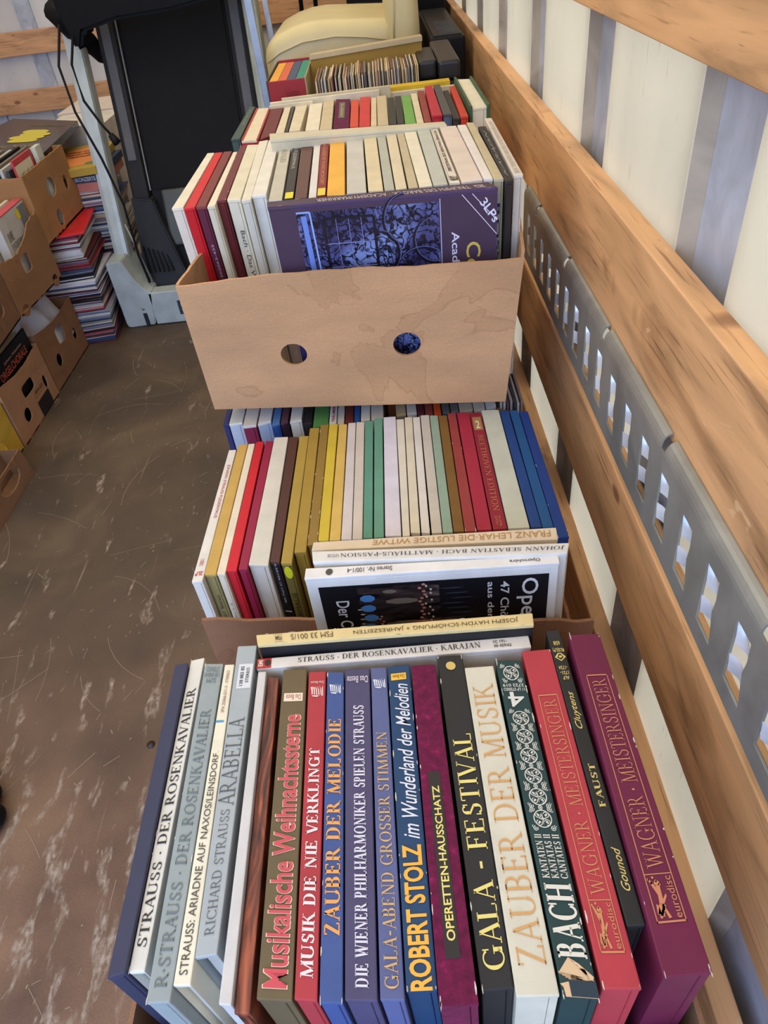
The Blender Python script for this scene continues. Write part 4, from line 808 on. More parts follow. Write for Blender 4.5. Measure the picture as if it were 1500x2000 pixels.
wrnd = random.Random(4)
for key, cnt_ in ((('nearest', 1), 10), (('nearest', 2), 8), (('nearest', 9), 8), (('nearest', 12), 14), (('nearest', 13), 8), (('nearest', 14), 8), (('nearest', 16), 16), (('nearest', 17), 10), (('nearest', 19), 14),
                  (('x_haydn', 0), 26), (('x_purple', 0), 10), (('second', 9), 26), (('second', 23), 6), (('second', 29), 6), (('raised', 4), 22), (('second', 19), 10)):
    root, T4, zb_ = RB[key]; vs = []; fs = []; L_ = (T4[2] - T4[0]).length; W_ = (T4[1] - T4[0]).length
    for k in range(cnt_):
        if W_ > .1: s, t = wrnd.random(), wrnd.choice((.03, .97))
        else: s, t = wrnd.choice((.03, .97)), wrnd.random()
        if wrnd.random() < .35: s, t = wrnd.choice((.04, .96)), wrnd.choice((.006, .993))
        i = len(vs); nn = 6; ra = wrnd.uniform(.0003, .0008); rb = ra * wrnd.uniform(1.5, 9)
        for j in range(nn):
            a = j * 1.047; rr = wrnd.uniform(.6, 1.2)
            da, db = (rb, ra) if W_ > .1 else (ra, rb)
            vs.append(bilerp(T4, s + da * rr * math.cos(a) / W_, t + db * rr * math.sin(a) / L_) + Vector((0, 0, .0004)))
        fs.append(tuple(range(i, i + nn)))
    link('edge_wear', mesh(vs, fs), mat((214, 204, 186), 'plain', .8), root)['kind'] = 'stuff'

def near_face(key):
    root, T4, zb_ = RB[key]; a, b = T4[0] + Vector((.0005, .0003, 0)), T4[1] + Vector((-.0005, .0003, 0))
    dy = SH[key] * (a.z - zb_)
    return root, [Vector((a.x, a.y + dy, zb_)), Vector((b.x, b.y + dy, zb_)), Vector((a.x, a.y, a.z)), Vector((b.x, b.y, b.z))]
def nf(key, text, s0, s1, t0, t1, ori, font, col, name='lettering', lift=.0006, m=None):
    root, q = near_face(key); o = put(q, text, s0, s1, t0, t1, ori, font, col, root, name, lift)
    if m and o: o.data.materials[0] = m
    return o
nf(('second', 6), '6.35106 (2 LPs) ER', .35, .6, .72, .99, 'down', 'sans', (214, 208, 200)); nf(('second', 6), '#rect', .1, .9, .655, .663, '0', 'rect', (214, 208, 200))
nf(('second', 7), '#disc', .1, .9, .90, .98, '0', 'disc', (214, 212, 40)); nf(('second', 7), 'DIE FLEDERMAUS', .3, .75, .40, .80, 'up', 'sans', (40, 34, 20))
nf(('second', 8), 'DIE FLEDERMAUS', .3, .75, .38, .78, 'up', 'sans', (60, 50, 26))
nf(('second', 1), '63 440/1 Stereo', .35, .62, .62, .86, 'up', 'sans', (50, 46, 40)); nf(('second', 2), 'ALP 1091/1-3', .35, .62, .58, .80, 'up', 'sans', (90, 86, 90))
nf(('raised', 5), 'Bach · Das Wohltemperierte Klavier', .28, .72, .12, .84, 'down', 'sans', (36, 34, 40))
nf(('raised', 2), 'Eurodisc  302063-435', .4, .65, .45, .8, 'up', 'sans', (196, 170, 180)); nf(('raised', 24), 'ROSSINI', .3, .7, .5, .9, 'down', 'bold', (40, 36, 30))
# the choir picture box
K = ('x_opern', 0); Wt = (228, 224, 222)
nf(K, '#rect', .045, .965, .03, .945, '0', 'rect', (16, 14, 20), 'cover_picture', .0004)
nf(K, 'Der Chor', .105, .16, .60, .86, 'down', 'serif2', Wt, lift=.0012); nf(K, 'Opernchöre', .84, .925, .30, .93, 'down', 'serif2', Wt, lift=.0012)
nf(K, '47 Chöre aus', .775, .81, .52, .92, 'down', 'serif2', Wt, lift=.0012); nf(K, 'aus der Welt der Oper', .715, .75, .22, .92, 'down', 'serif2', Wt, lift=.0012)
o = nf(K, '#rect', .20, .53, .05, .93, '0', 'rect', (30, 26, 30), 'stage_picture', .0008); o.data.materials[0] = mat((1, 1, 1), 'stage')
def blobs(key, name, lst, col):
    root, q = near_face(key); nrm = Vector((0, -1, 0)); vs = []; fs = []
    for s, t, rs, rt in lst:
        i = len(vs)
        for k in range(8): vs.append(bilerp(q, s + rs * math.cos(k * .785 + .4), t + rt * math.sin(k * .785 + .4)) + nrm * .0014)
        fs.append(tuple(range(i, i + 8)))
    link(name, mesh(vs, fs), mat(col, 'print', .4), root)['kind'] = 'stuff'
blobs(K, 'singers_in_blue', [(.235 + random.uniform(-.006, .006), .865 - .060 * k, .032, .022) for k in range(11)], (84, 140, 200))
blobs(K, 'faces', [(.28 + random.uniform(-.008, .01), .75 - .016 * k, .006, .006) for k in range(36)] + [(.46 + random.uniform(-.012, .012), .93 - .02 * k, .008, .007) for k in range(34)], (196, 128, 112))
blobs(K, 'faces', [(.485 + random.uniform(-.014, .014), .92 - .021 * k, .005, .007) for k in range(30)] + [(.205 + random.uniform(-.01, .01), .8 - .03 * k, .01, .004) for k in range(14)], (206, 190, 176))
blobs(K, 'stage_set', [(.375, .84 - .14 * k, .07, .018) for k in range(5)] + [(.33, .9 - .2 * k, .03, .012) for k in range(4)], (126, 110, 96))
blobs(K, 'stage_set', [(.58 + .02 * (k % 3), .9 - .03 * k, .05, .004) for k in range(16)], (58, 62, 74))
# the purple box with the ironwork picture
K = ('x_purple', 0)
nf(K, '#rect', .0, .1, .0, 1, '0', 'rect', (36, 28, 70), 'cover_strip', .0003); nf(K, '#rect', .1, 1, 0, 1, '0', 'rect', (80, 48, 136), 'cover_ground', .0003)
o = nf(K, '#rect', .118, .748, .03, .965, '0', 'rect', (70, 80, 150), 'ironwork_picture', .0007); o.data.materials[0] = mat((2, 2, 2), 'iron')
nf(K, '#rect', .752, .756, .0, .975, '0', 'rect', (190, 180, 206), 'line', .0009)
nf(K, 'Academy of St. Martin', .79, .835, .22, .83, 'down', 'serif2', (224, 218, 232)); nf(K, 'Concerti', .865, .93, .39, .78, 'down', 'serif2', (214, 184, 84))
root, q = near_face(K)
def linep(pts, wd, col, name, lift=.0016):
    vs = []; fs = []
    for (a, b), (c, d) in zip(pts, pts[1:]):
        l = math.hypot(c - a, d - b) or 1; nx, ny = -(d - b) / l * wd, (c - a) / l * wd; i = len(vs)
        for s, t in ((a - nx, b - ny), (c - nx, d - ny), (c + nx, d + ny), (a + nx, b + ny)): vs.append(bilerp(q, s, t) + Vector((0, -lift, 0)))
        fs.append((i, i + 1, i + 2, i + 3))
    link(name, mesh(vs, fs), mat(col, 'print', .35), root)
for a, b in ((.868, .8), (.912, .8)): linep([(a - .02, .985), (1.0, .985 - (1.0 - a) * 1.35 )], .0016, (226, 220, 232), 'corner_line')
P2 = lambda a, b: bilerp(q, a, b)
vsq = [P2(.922, .945), P2(.985, .855), P2(.950, .968), P2(1.013, .878)]
put(vsq, '3LPs', .0, 1, .0, 1, '0', 'serif2', (232, 228, 238), root, lift=.0012, nrm=Vector((0, -1, 0)))
dk = (26, 22, 36)
for x0, x1, y0, y1 in ((.235, .46, .60, .93), (.235, .40, .05, .38)):
    linep([(x0, y0), (x1, y0), (x1, y1), (x0, y1), (x0, y0)], .006, dk, 'grille_frame')
    for k in range(1, 4): linep([(x0 + (x1 - x0) * k / 4, y0), (x0 + (x1 - x0) * k / 4, y1)], .0012, (130, 140, 190), 'grille_bar')
    for k in range(1, 3): linep([(x0, y0 + (y1 - y0) * k / 3), (x1, y0 + (y1 - y0) * k / 3)], .002, (130, 140, 190), 'grille_bar')
for k, (cx, cy, r_, a0, a1) in enumerate(((.47, .76, .09, -80, 90), (.44, .36, .13, 0, 100), (.60, .9, .10, 90, 260), (.66, .62, .14, 60, 250), (.72, .8, .09, 100, 280), (.56, .58, .07, -40, 160), (.62, .4, .12, 20, 190))):
    pts = [(cx + r_ * math.cos(math.radians(a0 + (a1 - a0) * i / 14)), cy + 1.1 * r_ * math.sin(math.radians(a0 + (a1 - a0) * i / 14))) for i in range(15)]
    linep(pts, .006, dk, 'iron_scroll'); linep([(a + .008, b + .004) for a, b in pts], .0016, (104, 108, 150), 'iron_scroll', .0018)
linep([(.12, .965), (.18, .965), (.205, .05), (.19, .03)], .004, (150, 176, 230), 'grille_frame'); linep([(.15, .95), (.165, .1)], .012, (112, 140, 212), 'grille_frame', .0012)
# picture strip on the black side of the record under the upside-down title
K = ('x_haydn', 0)
nf(K, '#rect', .12, .72, .30, .885, '0', 'rect', (176, 168, 120), 'cover_picture', .0005)
blobs(K, 'cover_picture_detail', [(.14 + .0125 * k, .86 + .02 * math.sin(k * 1.7), .005, .018) for k in range(46)], (60, 58, 40))
nf(K, 'Schöpfung', .78, .85, .2, .9, 'down', 'serif2', (200, 196, 190))

# ---------------------------------------------------------------- cartons holding the rows
BR = (206, 158, 112)
carton('cardboard_box', 'brown cardboard box with torn rim holding the nearest row of record boxes', [(-.326, .13, .345), (.215, .13, .345), (.215, .13, .56), (-.326, .13, .56)], (0, .43, 0), col=(150, 108, 74))
carton('cardboard_box', 'brown cardboard box holding the second row of record boxes', [(-.325, .648, .30), (.214, .590, .30), (.214, .594, .612), (-.322, .652, .612)], (0, .48, 0), ((.3, .5, .02, .02, 'o'), (.7, .5, .02, .02, 'o')), col=(152, 106, 74), rag=.004, side_top=.50, dl=-.028)
carton('cardboard_box', 'large tan cardboard box with two round holes and water stain, raised on lower records', [(-.374, 1.146, .650), (.170, 1.077, .650), (.188, 1.030, .938), (-.362, 1.100, .916)], (.052, .43, 0),
       ((.318, .44, .0235, .0225, 'o'), (.678, .47, .0235, .0225, 'o')), col=BR, rag=.0022, tear=lambda u: .006 * math.sin(u * 5) - .004)
carton('cardboard_box', 'brown cardboard box holding the farther row of record boxes', [(-.375, 1.69, .650), (.262, 1.67, .650), (.262, 1.67, .90), (-.375, 1.69, .90)], (0, .44, 0), col=BR)
for lab, x0, x1, y0, y1, z0, z1 in (('brown cardboard box at floor level under the nearest row', -.33, .22, .13, .56, 0, .34), ('brown cardboard box at floor level under the second row', -.355, .22, .59, 1.095, 0, .295),
        ('brown cardboard box at floor level under the raised box', -.375, .22, 1.10, 1.58, 0, .30), ('brown cardboard box at floor level under the farther row', -.37, .25, 1.66, 2.12, 0, .32),
        ('brown cardboard box stacked directly under the farther row', -.37, .25, 1.66, 2.12, .325, .645), ('tall brown cardboard box under the small singles', -.36, .26, 2.14, 2.62, 0, .77)):
    c_ = carton('cardboard_box', lab, [(x0, y0, z0), (x1, y0, z0), (x1, y0, z1 - .006), (x0, y0, z1 - .006)], (0, y1 - y0, 0), ((.3, .5, .02, .02, 'o'), (.7, .5, .02, .02, 'o')), col=(164, 120, 82), rag=0)
    link('lid', box(x0 - .001, x1 + .001, y0 - .001, y1 + .001, z1 - .005, z1 - .001), mat((164, 120, 82), 'card'), c_)
# torn cardboard flaps
t = thing('cardboard_flap', (.20, 1.12, .6), 'small brown cardboard flap beside the record sleeves at the wall, lower row', 'flap')
link('flap', prism([(.160, .612), (.212, .590), (.214, .560), (.158, .575)], 'y', 1.112, 1.117), mat((146, 104, 72), 'card'), t)
for k in range(7):
    x = .168 + .0065 * k
    tag(link('record_sleeve', box(x, x + .004, 1.13, 1.46, .31, .615 - .003 * (k % 3)), mat([(206, 200, 196), (224, 220, 214), (120, 90, 100), (190, 184, 176), (70, 70, 84), (214, 210, 204), (150, 130, 120)][k], 'plain')),
        ['first', 'second', 'third', 'fourth', 'fifth', 'sixth', 'seventh'][k] + ' thin record sleeve wedged between the raised box and the wall board', 'record sleeve', 'sleeves wedged at the wall')

# ---------------------------------------------------------------- far end of the right-hand row
def slab(name, q, th, m, **kw):    # q: near-left, near-right, far-left, far-right at the top
    q = [Vector(v) for v in q]; return hexa([v - Vector((0, 0, th)) for v in q], q, kw.get('bevel', .0006), 1)
nm45 = ['beige', 'tan', 'cream', 'grey-brown', 'brown', 'ochre', 'slate', 'khaki', 'pale', 'dark red', 'charcoal', 'stone']
pal45 = [(214, 200, 170), (196, 180, 146), (228, 218, 194), (90, 84, 76), (150, 130, 100), (206, 170, 110), (70, 74, 90), (176, 150, 120), (222, 212, 190), (120, 60, 50), (60, 56, 50), (198, 190, 176)]
x = -.186; k = 0
while x < .098:
    th = random.uniform(.0022, .0042); dy = random.uniform(-.006, .006); dz = random.uniform(-.006, .004); ln = random.uniform(-.003, .004)
    zt1 = .997 + dz + .01 * (x + .19)
    me = hexa([(x, 2.225 + dy, .815), (x + th, 2.225 + dy, .815), (x, 2.405 + dy, .815), (x + th, 2.405 + dy, .815)], [(x + ln, 2.225 + dy, zt1), (x + ln + th, 2.225 + dy, zt1), (x + ln, 2.405 + dy, zt1 + random.uniform(-.002, .002)), (x + ln + th, 2.405 + dy, zt1)])
    tag(link('single_sleeve', me, mat(pal45[k * 7 % 12], 'plain')), '%s seven-inch single sleeve, %s from the left in the lidded box' % (nm45[k * 7 % 12], nth(k + 1)), 'record sleeve', 'singles in the lidded box')
    x += th + .0002; k += 1
t = thing('singles_box', (-.04, 2.3, .77), 'cardboard box with ochre inside and raised lid holding a packed row of singles', 'box')
om = mat((164, 128, 52), 'card'); cm = mat((206, 184, 142), 'card')
link('tray', box(-.20, .112, 2.205, 2.42, .772, .80), om, t); link('front_wall', box(-.20, .112, 2.205, 2.209, .80, .93), om, t)
link('back_wall', hexa([(-.205, 2.418, .80), (.115, 2.418, .80), (-.205, 2.424, .80), (.115, 2.424, .80)], [(-.205, 2.435, 1.018), (.125, 2.445, 1.026), (-.205, 2.441, 1.018), (.125, 2.451, 1.026)]), om, t)
link('lid', hexa([(-.207, 2.43, 1.014), (.127, 2.44, 1.026), (-.207, 2.50, 1.008), (.127, 2.52, 1.020)], [(-.207, 2.43, 1.028), (.127, 2.44, 1.040), (-.207, 2.50, 1.022), (.127, 2.52, 1.034)], .002), cm, t)
t = thing('book_set', (-.265, 2.42, .77), 'red slipcase with four coloured volumes, yellow, orange, blue and green', 'record set')
rc = mat((158, 36, 40), 'cloth')
link('front_wall', box(-.318, -.214, 2.262, 2.268, .80, .998, .001), rc, t); link('side_wall', box(-.322, -.318, 2.262, 2.585, .80, 1.0, .001), mat((60, 60, 52), 'cloth'), t); link('side_wall', box(-.214, -.210, 2.262, 2.585, .80, 1.0, .001), mat((176, 158, 120), 'cloth'), t)
link('back_wall', box(-.318, -.214, 2.58, 2.586, .80, 1.002, .001), rc, t)
for k, c in enumerate(((236, 168, 50), (214, 98, 56), (62, 76, 106), (40, 140, 112))):
    link('volume', box(-.316 + .0252 * k, -.316 + .0252 * k + .0244, 2.27, 2.575, .80, .996, .0015), mat(c, 'cloth'), t)
put([Vector((-.318, 2.2617, .80)), Vector((-.214, 2.2617, .80)), Vector((-.318, 2.2617, .998)), Vector((-.214, 2.2617, .998))], 'GOLD EDITION', .45, .8, .80, .86, '0', 'sans', (120, 24, 30), t)
for nm, lab, q in (('left', 'black leather record case with a padded lid, left one of the pair', (.104, .153, 2.27, 2.50)), ('right', 'black leather record case leaning at the wall board, right one of the pair', (.157, .215, 2.235, 2.60))):
    t = thing('leather_case', ((q[0] + q[1]) / 2, (q[2] + q[3]) / 2, .77), lab, 'case'); lm = mat((30, 29, 28), 'leather', .35)
    link('case_body', box(q[0], q[1], q[2], q[3], .77, .955, .008, 3), lm, t); link('lid', box(q[0] - .001, q[1] + .001, q[2] - .002, q[3], .957, 1.003, .009, 3), lm, t)
# sleeves and cover boards between the farther row and the singles
sl = [(-.300, -.185, 2.085, 2.095, .972, (214, 200, 168), 'long cream sleeve lying across, first behind the farther row'), (-.30, -.01, 2.108, 2.118, .975, (226, 214, 184), 'long cream sleeve lying across, in front of the singles'),
      (-.27, .02, 2.126, 2.134, .979, (210, 196, 160), 'cream cover board standing across, close to the singles'), (-.05, .18, 2.160, 2.198, .968, (216, 180, 30), 'bright yellow sleeve set standing across at the singles'), (-.06, .20, 2.140, 2.150, .960, (220, 206, 170), 'pale sleeve set standing across in front of the yellow one')]
for x0, x1, y0, y1, zz, c, lab in sl:
    tag(link('record_sleeve', box(x0, x1, y0, y1, .655 if y1 < 2.125 else .772, zz, .001), mat(c, 'plain')), lab, 'record sleeve')
for k in range(22):
    x = -.300 + .0053 * k; th = .0035
    me = hexa([(x, 2.0, .655), (x + th, 2.0, .655), (x, 2.07, .655), (x + th, 2.07, .655)], [(x, 2.0, .975 + .012 * random.random()), (x + th, 2.0, .975), (x + .004, 2.07, .985 + .014 * random.random()), (x + th + .004, 2.07, .98)])
# cream leather armchair, turned sideways
t = thing('armchair', (-.12, 3.0, 0), 'cream leather chair seen sideways with domed seat and upright back', 'armchair')
lm = mat((214, 196, 142), 'leather', .42)
def cushion(x0, x1, y0, y1, z0, z1, bev, f=None, nm='seat'):
    bm = bmesh.new(); bmesh.ops.create_cube(bm, size=1.0)
    for v in bm.verts: v.co = Vector(((x0 + x1) / 2 + v.co.x * (x1 - x0), (y0 + y1) / 2 + v.co.y * (y1 - y0), (z0 + z1) / 2 + v.co.z * (z1 - z0)))
    bmesh.ops.bevel(bm, geom=list(bm.edges), offset=bev, segments=5, affect='EDGES', profile=.5)
    for ax, a, b in (((1, 0, 0), x0, x1), ((0, 1, 0), y0, y1)):
        for k in range(1, 9):
            co = [0, 0, 0]; co[0 if ax[0] else 1] = a + (b - a) * k / 9
            bmesh.ops.bisect_plane(bm, geom=list(bm.verts) + list(bm.edges) + list(bm.faces), plane_co=co, plane_no=ax)
    if f:
        for v in bm.verts: f(v)
    me = bpy.data.meshes.new('m'); bm.to_mesh(me); bm.free()
    for p in me.polygons: p.use_smooth = True
    return link(nm, me, lm, t)
def dome(v):
    u = (v.co.x + .385) / .45
    if v.co.z > .9: v.co.z -= .05 * max(0, 1 - u * 2.4) ** 2 + .035 * max(0, u - .45) ** 1
cushion(-.385, .07, 2.76, 3.28, .84, 1.072, .045, dome)
cushion(-.375, .06, 2.77, 3.27, .60, .85, .03, None, 'seat_base')
cushion(.035, .145, 2.75, 3.30, .62, 1.62, .04, lambda v: setattr(v.co, 'x', v.co.x - .03 * max(0, v.co.z - 1.0)), 'backrest')
link('piping', tube([(-.375, 2.762, .975), (-.33, 2.757, 1.0), (-.25, 2.755, 1.022), (-.14, 2.754, 1.027), (-.04, 2.754, 1.015), (.03, 2.752, 1.0)], .003, 6), lm, t)
link('piping', tube([(.048, 2.752, .98), (.06, 2.749, 1.1), (.06, 2.749, 1.5)], .003, 6), lm, t)
for x, y in ((-.34, 2.82), (-.34, 3.22), (.05, 2.82), (.05, 3.22)): link('leg', tube([(x, y, 0), (x, y, .61)], [.018, .024], 12), mat((60, 40, 28), 'plain'), t)
t = thing('office_chair', (-.05, 3.75, 0), 'black swivel chair with round seat behind the cream chair', 'chair'); bk = mat((26, 25, 26), 'plain', .5)
bm = bmesh.new(); bmesh.ops.create_uvsphere(bm, u_segments=28, v_segments=14, radius=1)
for v in bm.verts: v.co = Vector((v.co.x * .19 - .05, v.co.y * .17 + 3.75, v.co.z * .06 + .96))
me = bpy.data.meshes.new('m'); bm.to_mesh(me); bm.free()
for p in me.polygons: p.use_smooth = True
link('seat', me, bk, t); link('stem', tube([(-.05, 3.75, .1), (-.05, 3.75, .93)], .025), bk, t)
for k in range(5): a = k * 1.2566; link('foot', tube([(-.05, 3.75, .12), (-.05 + .18 * math.cos(a), 3.75 + .18 * math.sin(a), .03)], [.02, .015]), bk, t)
link('armrest', tube([(-.31, 3.6, 1.0), (-.30, 3.62, 1.3)], .009), bk, t); link('armrest', tube([(-.25, 3.6, 1.0), (-.235, 3.62, 1.3)], .009), bk, t)
link('backrest', box(-.13, .06, 3.92, 3.97, .98, 1.5, .02, 3), bk, t)
for lab, q in (('black amplifier with vent dots standing at the right wall boards', (.165, .275, 2.66, 3.4, .0, 1.0)), ('taller black equipment case behind the amplifier at the wall', (.16, .28, 3.45, 4.3, .0, 1.1))):
    t = thing('amplifier', ((q[0] + q[1]) / 2, (q[2] + q[3]) / 2, 0), lab, 'equipment'); link('housing', box(*q[:6], .008), bk, t)
    link('top_panel', box(q[0] + .01, q[1] - .01, q[2] + .02, q[3] - .02, q[5], q[5] + .004), mat((44, 43, 42), 'plain', .4), t)
    for k in range(10): link('vent', box(q[0] + .03, q[1] - .03, q[2] + .05 + .03 * k, q[2] + .062 + .03 * k, q[5] + .004, q[5] + .006), mat((90, 88, 84), 'steel', .4, .6), t)
t = thing('steel_strut', (-.38, 2.72, 0), 'grey flat steel strut standing beside the cream chair', 'strut'); ss = mat((150, 152, 154), 'steel', .4, .7)
link('side_bar', oriented_bar((-.372, 2.68, 0.0), (-.402, 2.72, 1.42), .026, .010, .002), ss, t)
link('foot', box(-.392, -.352, 2.66, 2.70, 0, .008), bk, t)
t = thing('metal_bar', (-.42, 3.33, 0), 'pale scratched metal bar rising between the treadmill and the cream chair', 'bar')
link('bar', oriented_bar((-.395, 3.32, 0.0), (-.43, 3.33, 1.42), .022, .012, .002), mat((196, 196, 200), 'steel', .5, .3), t)
link('foot', box(-.41, -.38, 3.30, 3.34, 0, .008), bk, t)

# ---------------------------------------------------------------- folded treadmill
t = thing('treadmill', (-.85, 3.15, 0), 'folded treadmill with black belt deck, silver uprights and silver base', 'treadmill')
sv = mat((184, 192, 188), 'plain', .4, .1); dkp = mat((26, 25, 25), 'plain', .6); dkr = mat((44, 42, 42), 'plain', .55)
link('base_cover', box(-1.112, -.36, 2.98, 3.05, .004, .150, .004, 3), sv, t)
hp = [(-1.250, .012), (-1.240, .0), (-1.120, .004), (-1.092, .152), (-1.108, .158), (-1.128, .178), (-1.150, .215), (-1.168, .265), (-1.180, .300), (-1.249, .297)]
link('side_housing', prism(hp, 'y', 2.98, 3.16, .004), sv, t)
link('side_housing', prism([(-.36 - (a + 1.112), b) for a, b in hp], 'y', 2.98, 3.16, .004), sv, t)
link('slot', box(-1.160, -1.142, 2.976, 2.981, .003, .062, .002), mat((30, 32, 36), 'print', .6), t); link('screw', tube([(-1.152, 2.978, .082), (-1.152, 2.981, .082)], .006), ss, t)
put([Vector((-1.03, 2.979, .03)), Vector((-.90, 2.979, .03)), Vector((-1.03, 2.979, .13)), Vector((-.90, 2.979, .13))], 'B', .28, .62, .1, .75, '0', 'fat', (48, 56, 66), t, 'lettering')
def deck(x0, x1, z0, z1, off, th, m, nm, bev=.004):
    Y = lambda z: 3.10 + (z - .15) * .33 + off
    return link(nm, hexa([(x0, Y(z0), z0), (x1, Y(z0), z0), (x0, Y(z0) + th, z0), (x1, Y(z0) + th, z0)], [(x0, Y(z1), z1), (x1, Y(z1), z1), (x0, Y(z1) + th, z1), (x1, Y(z1) + th, z1)], bev), m, t)
deck(-1.045, -.598, .10, 1.5, .035, .05, dkp, 'deck')
deck(-1.03, -.61, .50, 1.5, .028, .006, mat((20, 18, 17), 'plain', .6), 'belt', .001)
deck(-1.125, -1.05, .47, 1.5, .0, .09, dkr, 'side_rail', .014); deck(-.595, -.52, .10, 1.5, .0, .09, dkr, 'side_rail', .014)
deck(-1.105, -1.068, .62, 1.5, -.004, .01, mat((84, 82, 84), 'plain', .5), 'foot_strip', .003); deck(-.577, -.54, .62, 1.5, -.004, .01, mat((84, 82, 84), 'plain', .5), 'foot_strip', .003)
deck(-1.046, -1.040, .5, 1.5, .016, .01, mat((120, 116, 112), 'plain', .5), 'worn_edge', .001)
deck(-1.00, -.63, .28, .495, .02, .04, mat((76, 78, 70), 'plain', .5), 'motor_cover', .01)
hd = [(-1.135, .10), (-.96, .10), (-.945, .17), (-.975, .27), (-1.01, .38), (-1.03, .47), (-1.125, .49), (-1.13, .3)]
mm_ = prism(hd, 'y', 3.08, 3.19, .006)
for v in mm_.vertices: v.co.y += (v.co.z - .15) * .33
link('end_cap', mm_, mat((46, 46, 48), 'plain', .5), t)
for k in range(6):
    link('vent_slat', oriented_bar((-1.105 + .021 * k, 3.070 + .012, .20), (-1.115 + .019 * k, 3.105 + .018, .305 - .008 * k), .009, .008), mat((12, 12, 13), 'plain', .5), t)
link('upright', oriented_bar((-1.205, 3.06, .10), (-1.205, 3.40, 1.16), .066, .085, .018), sv, t)
link('upright', oriented_bar((-.475, 3.06, .10), (-.475, 3.40, 1.50), .058, .085, .018), mat((160, 164, 148), 'plain', .4, .1), t)
con = [(-1.185, 1.36), (-1.165, 1.16), (-1.14, 1.035), (-1.115, 1.035), (-1.09, 1.088), (-.95, 1.112), (-.75, 1.118), (-.6, 1.136), (-.42, 1.17), (-.40, 1.36)]
link('console', prism(con, 'y', 3.16, 3.27, .012), mat((14, 13, 13), 'plain', .6), t)
link('handle', tube([(-1.20, 3.25, 1.16), (-1.19, 3.34, 1.09), (-1.17, 3.42, 1.03), (-1.14, 3.44, .985), (-1.09, 3.44, .965)], [.045, .042, .038, .034, .03], 12), mat((18, 17, 17), 'plain', .6), t)
link('cable', tube([(-1.165, 3.15, 1.12), (-1.20, 3.10, 1.0), (-1.19, 3.08, .85), (-1.145, 3.07, .68), (-1.115, 3.06, .5), (-1.12, 3.05, .3), (-1.11, 3.05, .17)], .005, 6), bk, t)
link('cable', tube([(-1.13, 3.15, 1.08), (-1.15, 3.10, 1.0), (-1.15, 3.10, .88), (-1.11, 3.10, .79), (-1.085, 3.10, .75)], .005, 6), bk, t)
link('plug', tube([(-1.09, 3.10, .755), (-1.07, 3.09, .725)], [.012, .017], 8), bk, t)
link('gas_strut', tube([(-1.145, 3.08, .42), (-1.095, 3.05, .17)], .005, 8), ss, t)

# ---------------------------------------------------------------- left-hand cartons and stacks
LC = (150, 108, 70)
def lq(x, y0, z0, y1, z1, z1b, z0b): return [(x, y0, z0), (x, y1, z0b), (x, y1, z1b), (x, y0, z1)]
P_ = 'o'
A_ = carton('cardboard_box', 'tan cardboard box with curved rim, slot and black label, standing on the floor at left', lq(-1.39, 2.085, .0, 2.445, .235, .222, .0), (-.34, 0, 0), ((.50, .60, .050, .024, 'slot'), (.84, .40, .015, .028, P_), (.28, .30, .028, .026, P_)), col=(178, 130, 90), tear=lambda u: -.02 * math.sin(u * 3.14), cat='cardboard box')
B_ = carton('cardboard_box', 'brown cardboard box holding a white plastic bag, next to the record stack on the floor', lq(-1.392, 2.455, .0, 2.846, .245, .228, .0), (-.34, 0, 0), ((.50, .66, .040, .036, 'slot'), (.80, .42, .020, .026, P_), (.27, .36, .026, .026, P_)), col=(146, 102, 66), tear=lambda u: -.02 * math.sin(u * 3.14))
C_ = carton('cardboard_box', 'brown cardboard box with torn rim and one slot, stacked above the white plastic bag', lq(-1.33, 2.33, .375, 2.730, .569, .584, .355), (-.34, 0, 0), ((.46, .62, .036, .028, 'slot'), (.12, .03, .028, .02, P_), (.86, .03, .028, .02, P_)), col=LC, rag=.006, tear=lambda u: -.035 * max(0, math.sin(u * 4.2)) + .02 * u)
D_ = carton('cardboard_box', 'topmost brown cardboard box with three oval holes, resting on the leaning record stack', lq(-1.33, 2.735, .477, 3.18, .725, .728, .477), (-.36, 0, 0), ((.46, .62, .046, .034, P_), (.80, .52, .020, .028, P_), (.42, .18, .028, .032, P_)), col=(172, 124, 76), rag=.003)
E_ = carton('cardboard_box', 'yellow printed cardboard box at the left picture edge, on the floor', lq(-1.395, 1.66, .0, 2.075, .20, .19, .0), (-.34, 0, 0), ((.55, .35, .10, .06, P_), (.6, .82, .05, .02, P_)), col=(206, 166, 52))
F_ = carton('cardboard_box', 'dark brown cardboard box at the left picture edge, above the curved-rim box', lq(-1.332, 1.92, .355, 2.325, .583, .583, .375), (-.34, 0, 0), ((.75, .4, .03, .03, P_),), col=(128, 90, 58))
G_ = carton('cardboard_box', 'brown cardboard box with large hole, in front of the yellow box at left', [(-1.30, 1.60, 0), (-1.30, 1.92, 0), (-1.31, 1.92, .10), (-1.31, 1.60, .10)], (-.075, 0, 0), ((.6, .6, .07, .03, P_),), col=(132, 94, 62))
def qx(x, y0, y1, z0, z1): return [Vector((x, y0, z0)), Vector((x, y1, z0)), Vector((x, y0, z1)), Vector((x, y1, z1))]
NX = Vector((1, 0, 0))
qa = qx(-1.390, 2.085, 2.445, 0, .23)
put(qa, '#frame', .52, .78, .36, .50, '0', 'frame', (60, 40, 30), A_, 'printed_panel', .0015, nrm=NX); put(qa, '100 % 25,8', .55, .75, .39, .46, '0', 'bold', (60, 40, 30), A_, 'lettering', .0018, nrm=NX)
put(qa, '#rect', .52, .82, .02, .28, '0', 'rect', (34, 28, 28), A_, 'black_label', .0015, nrm=NX)
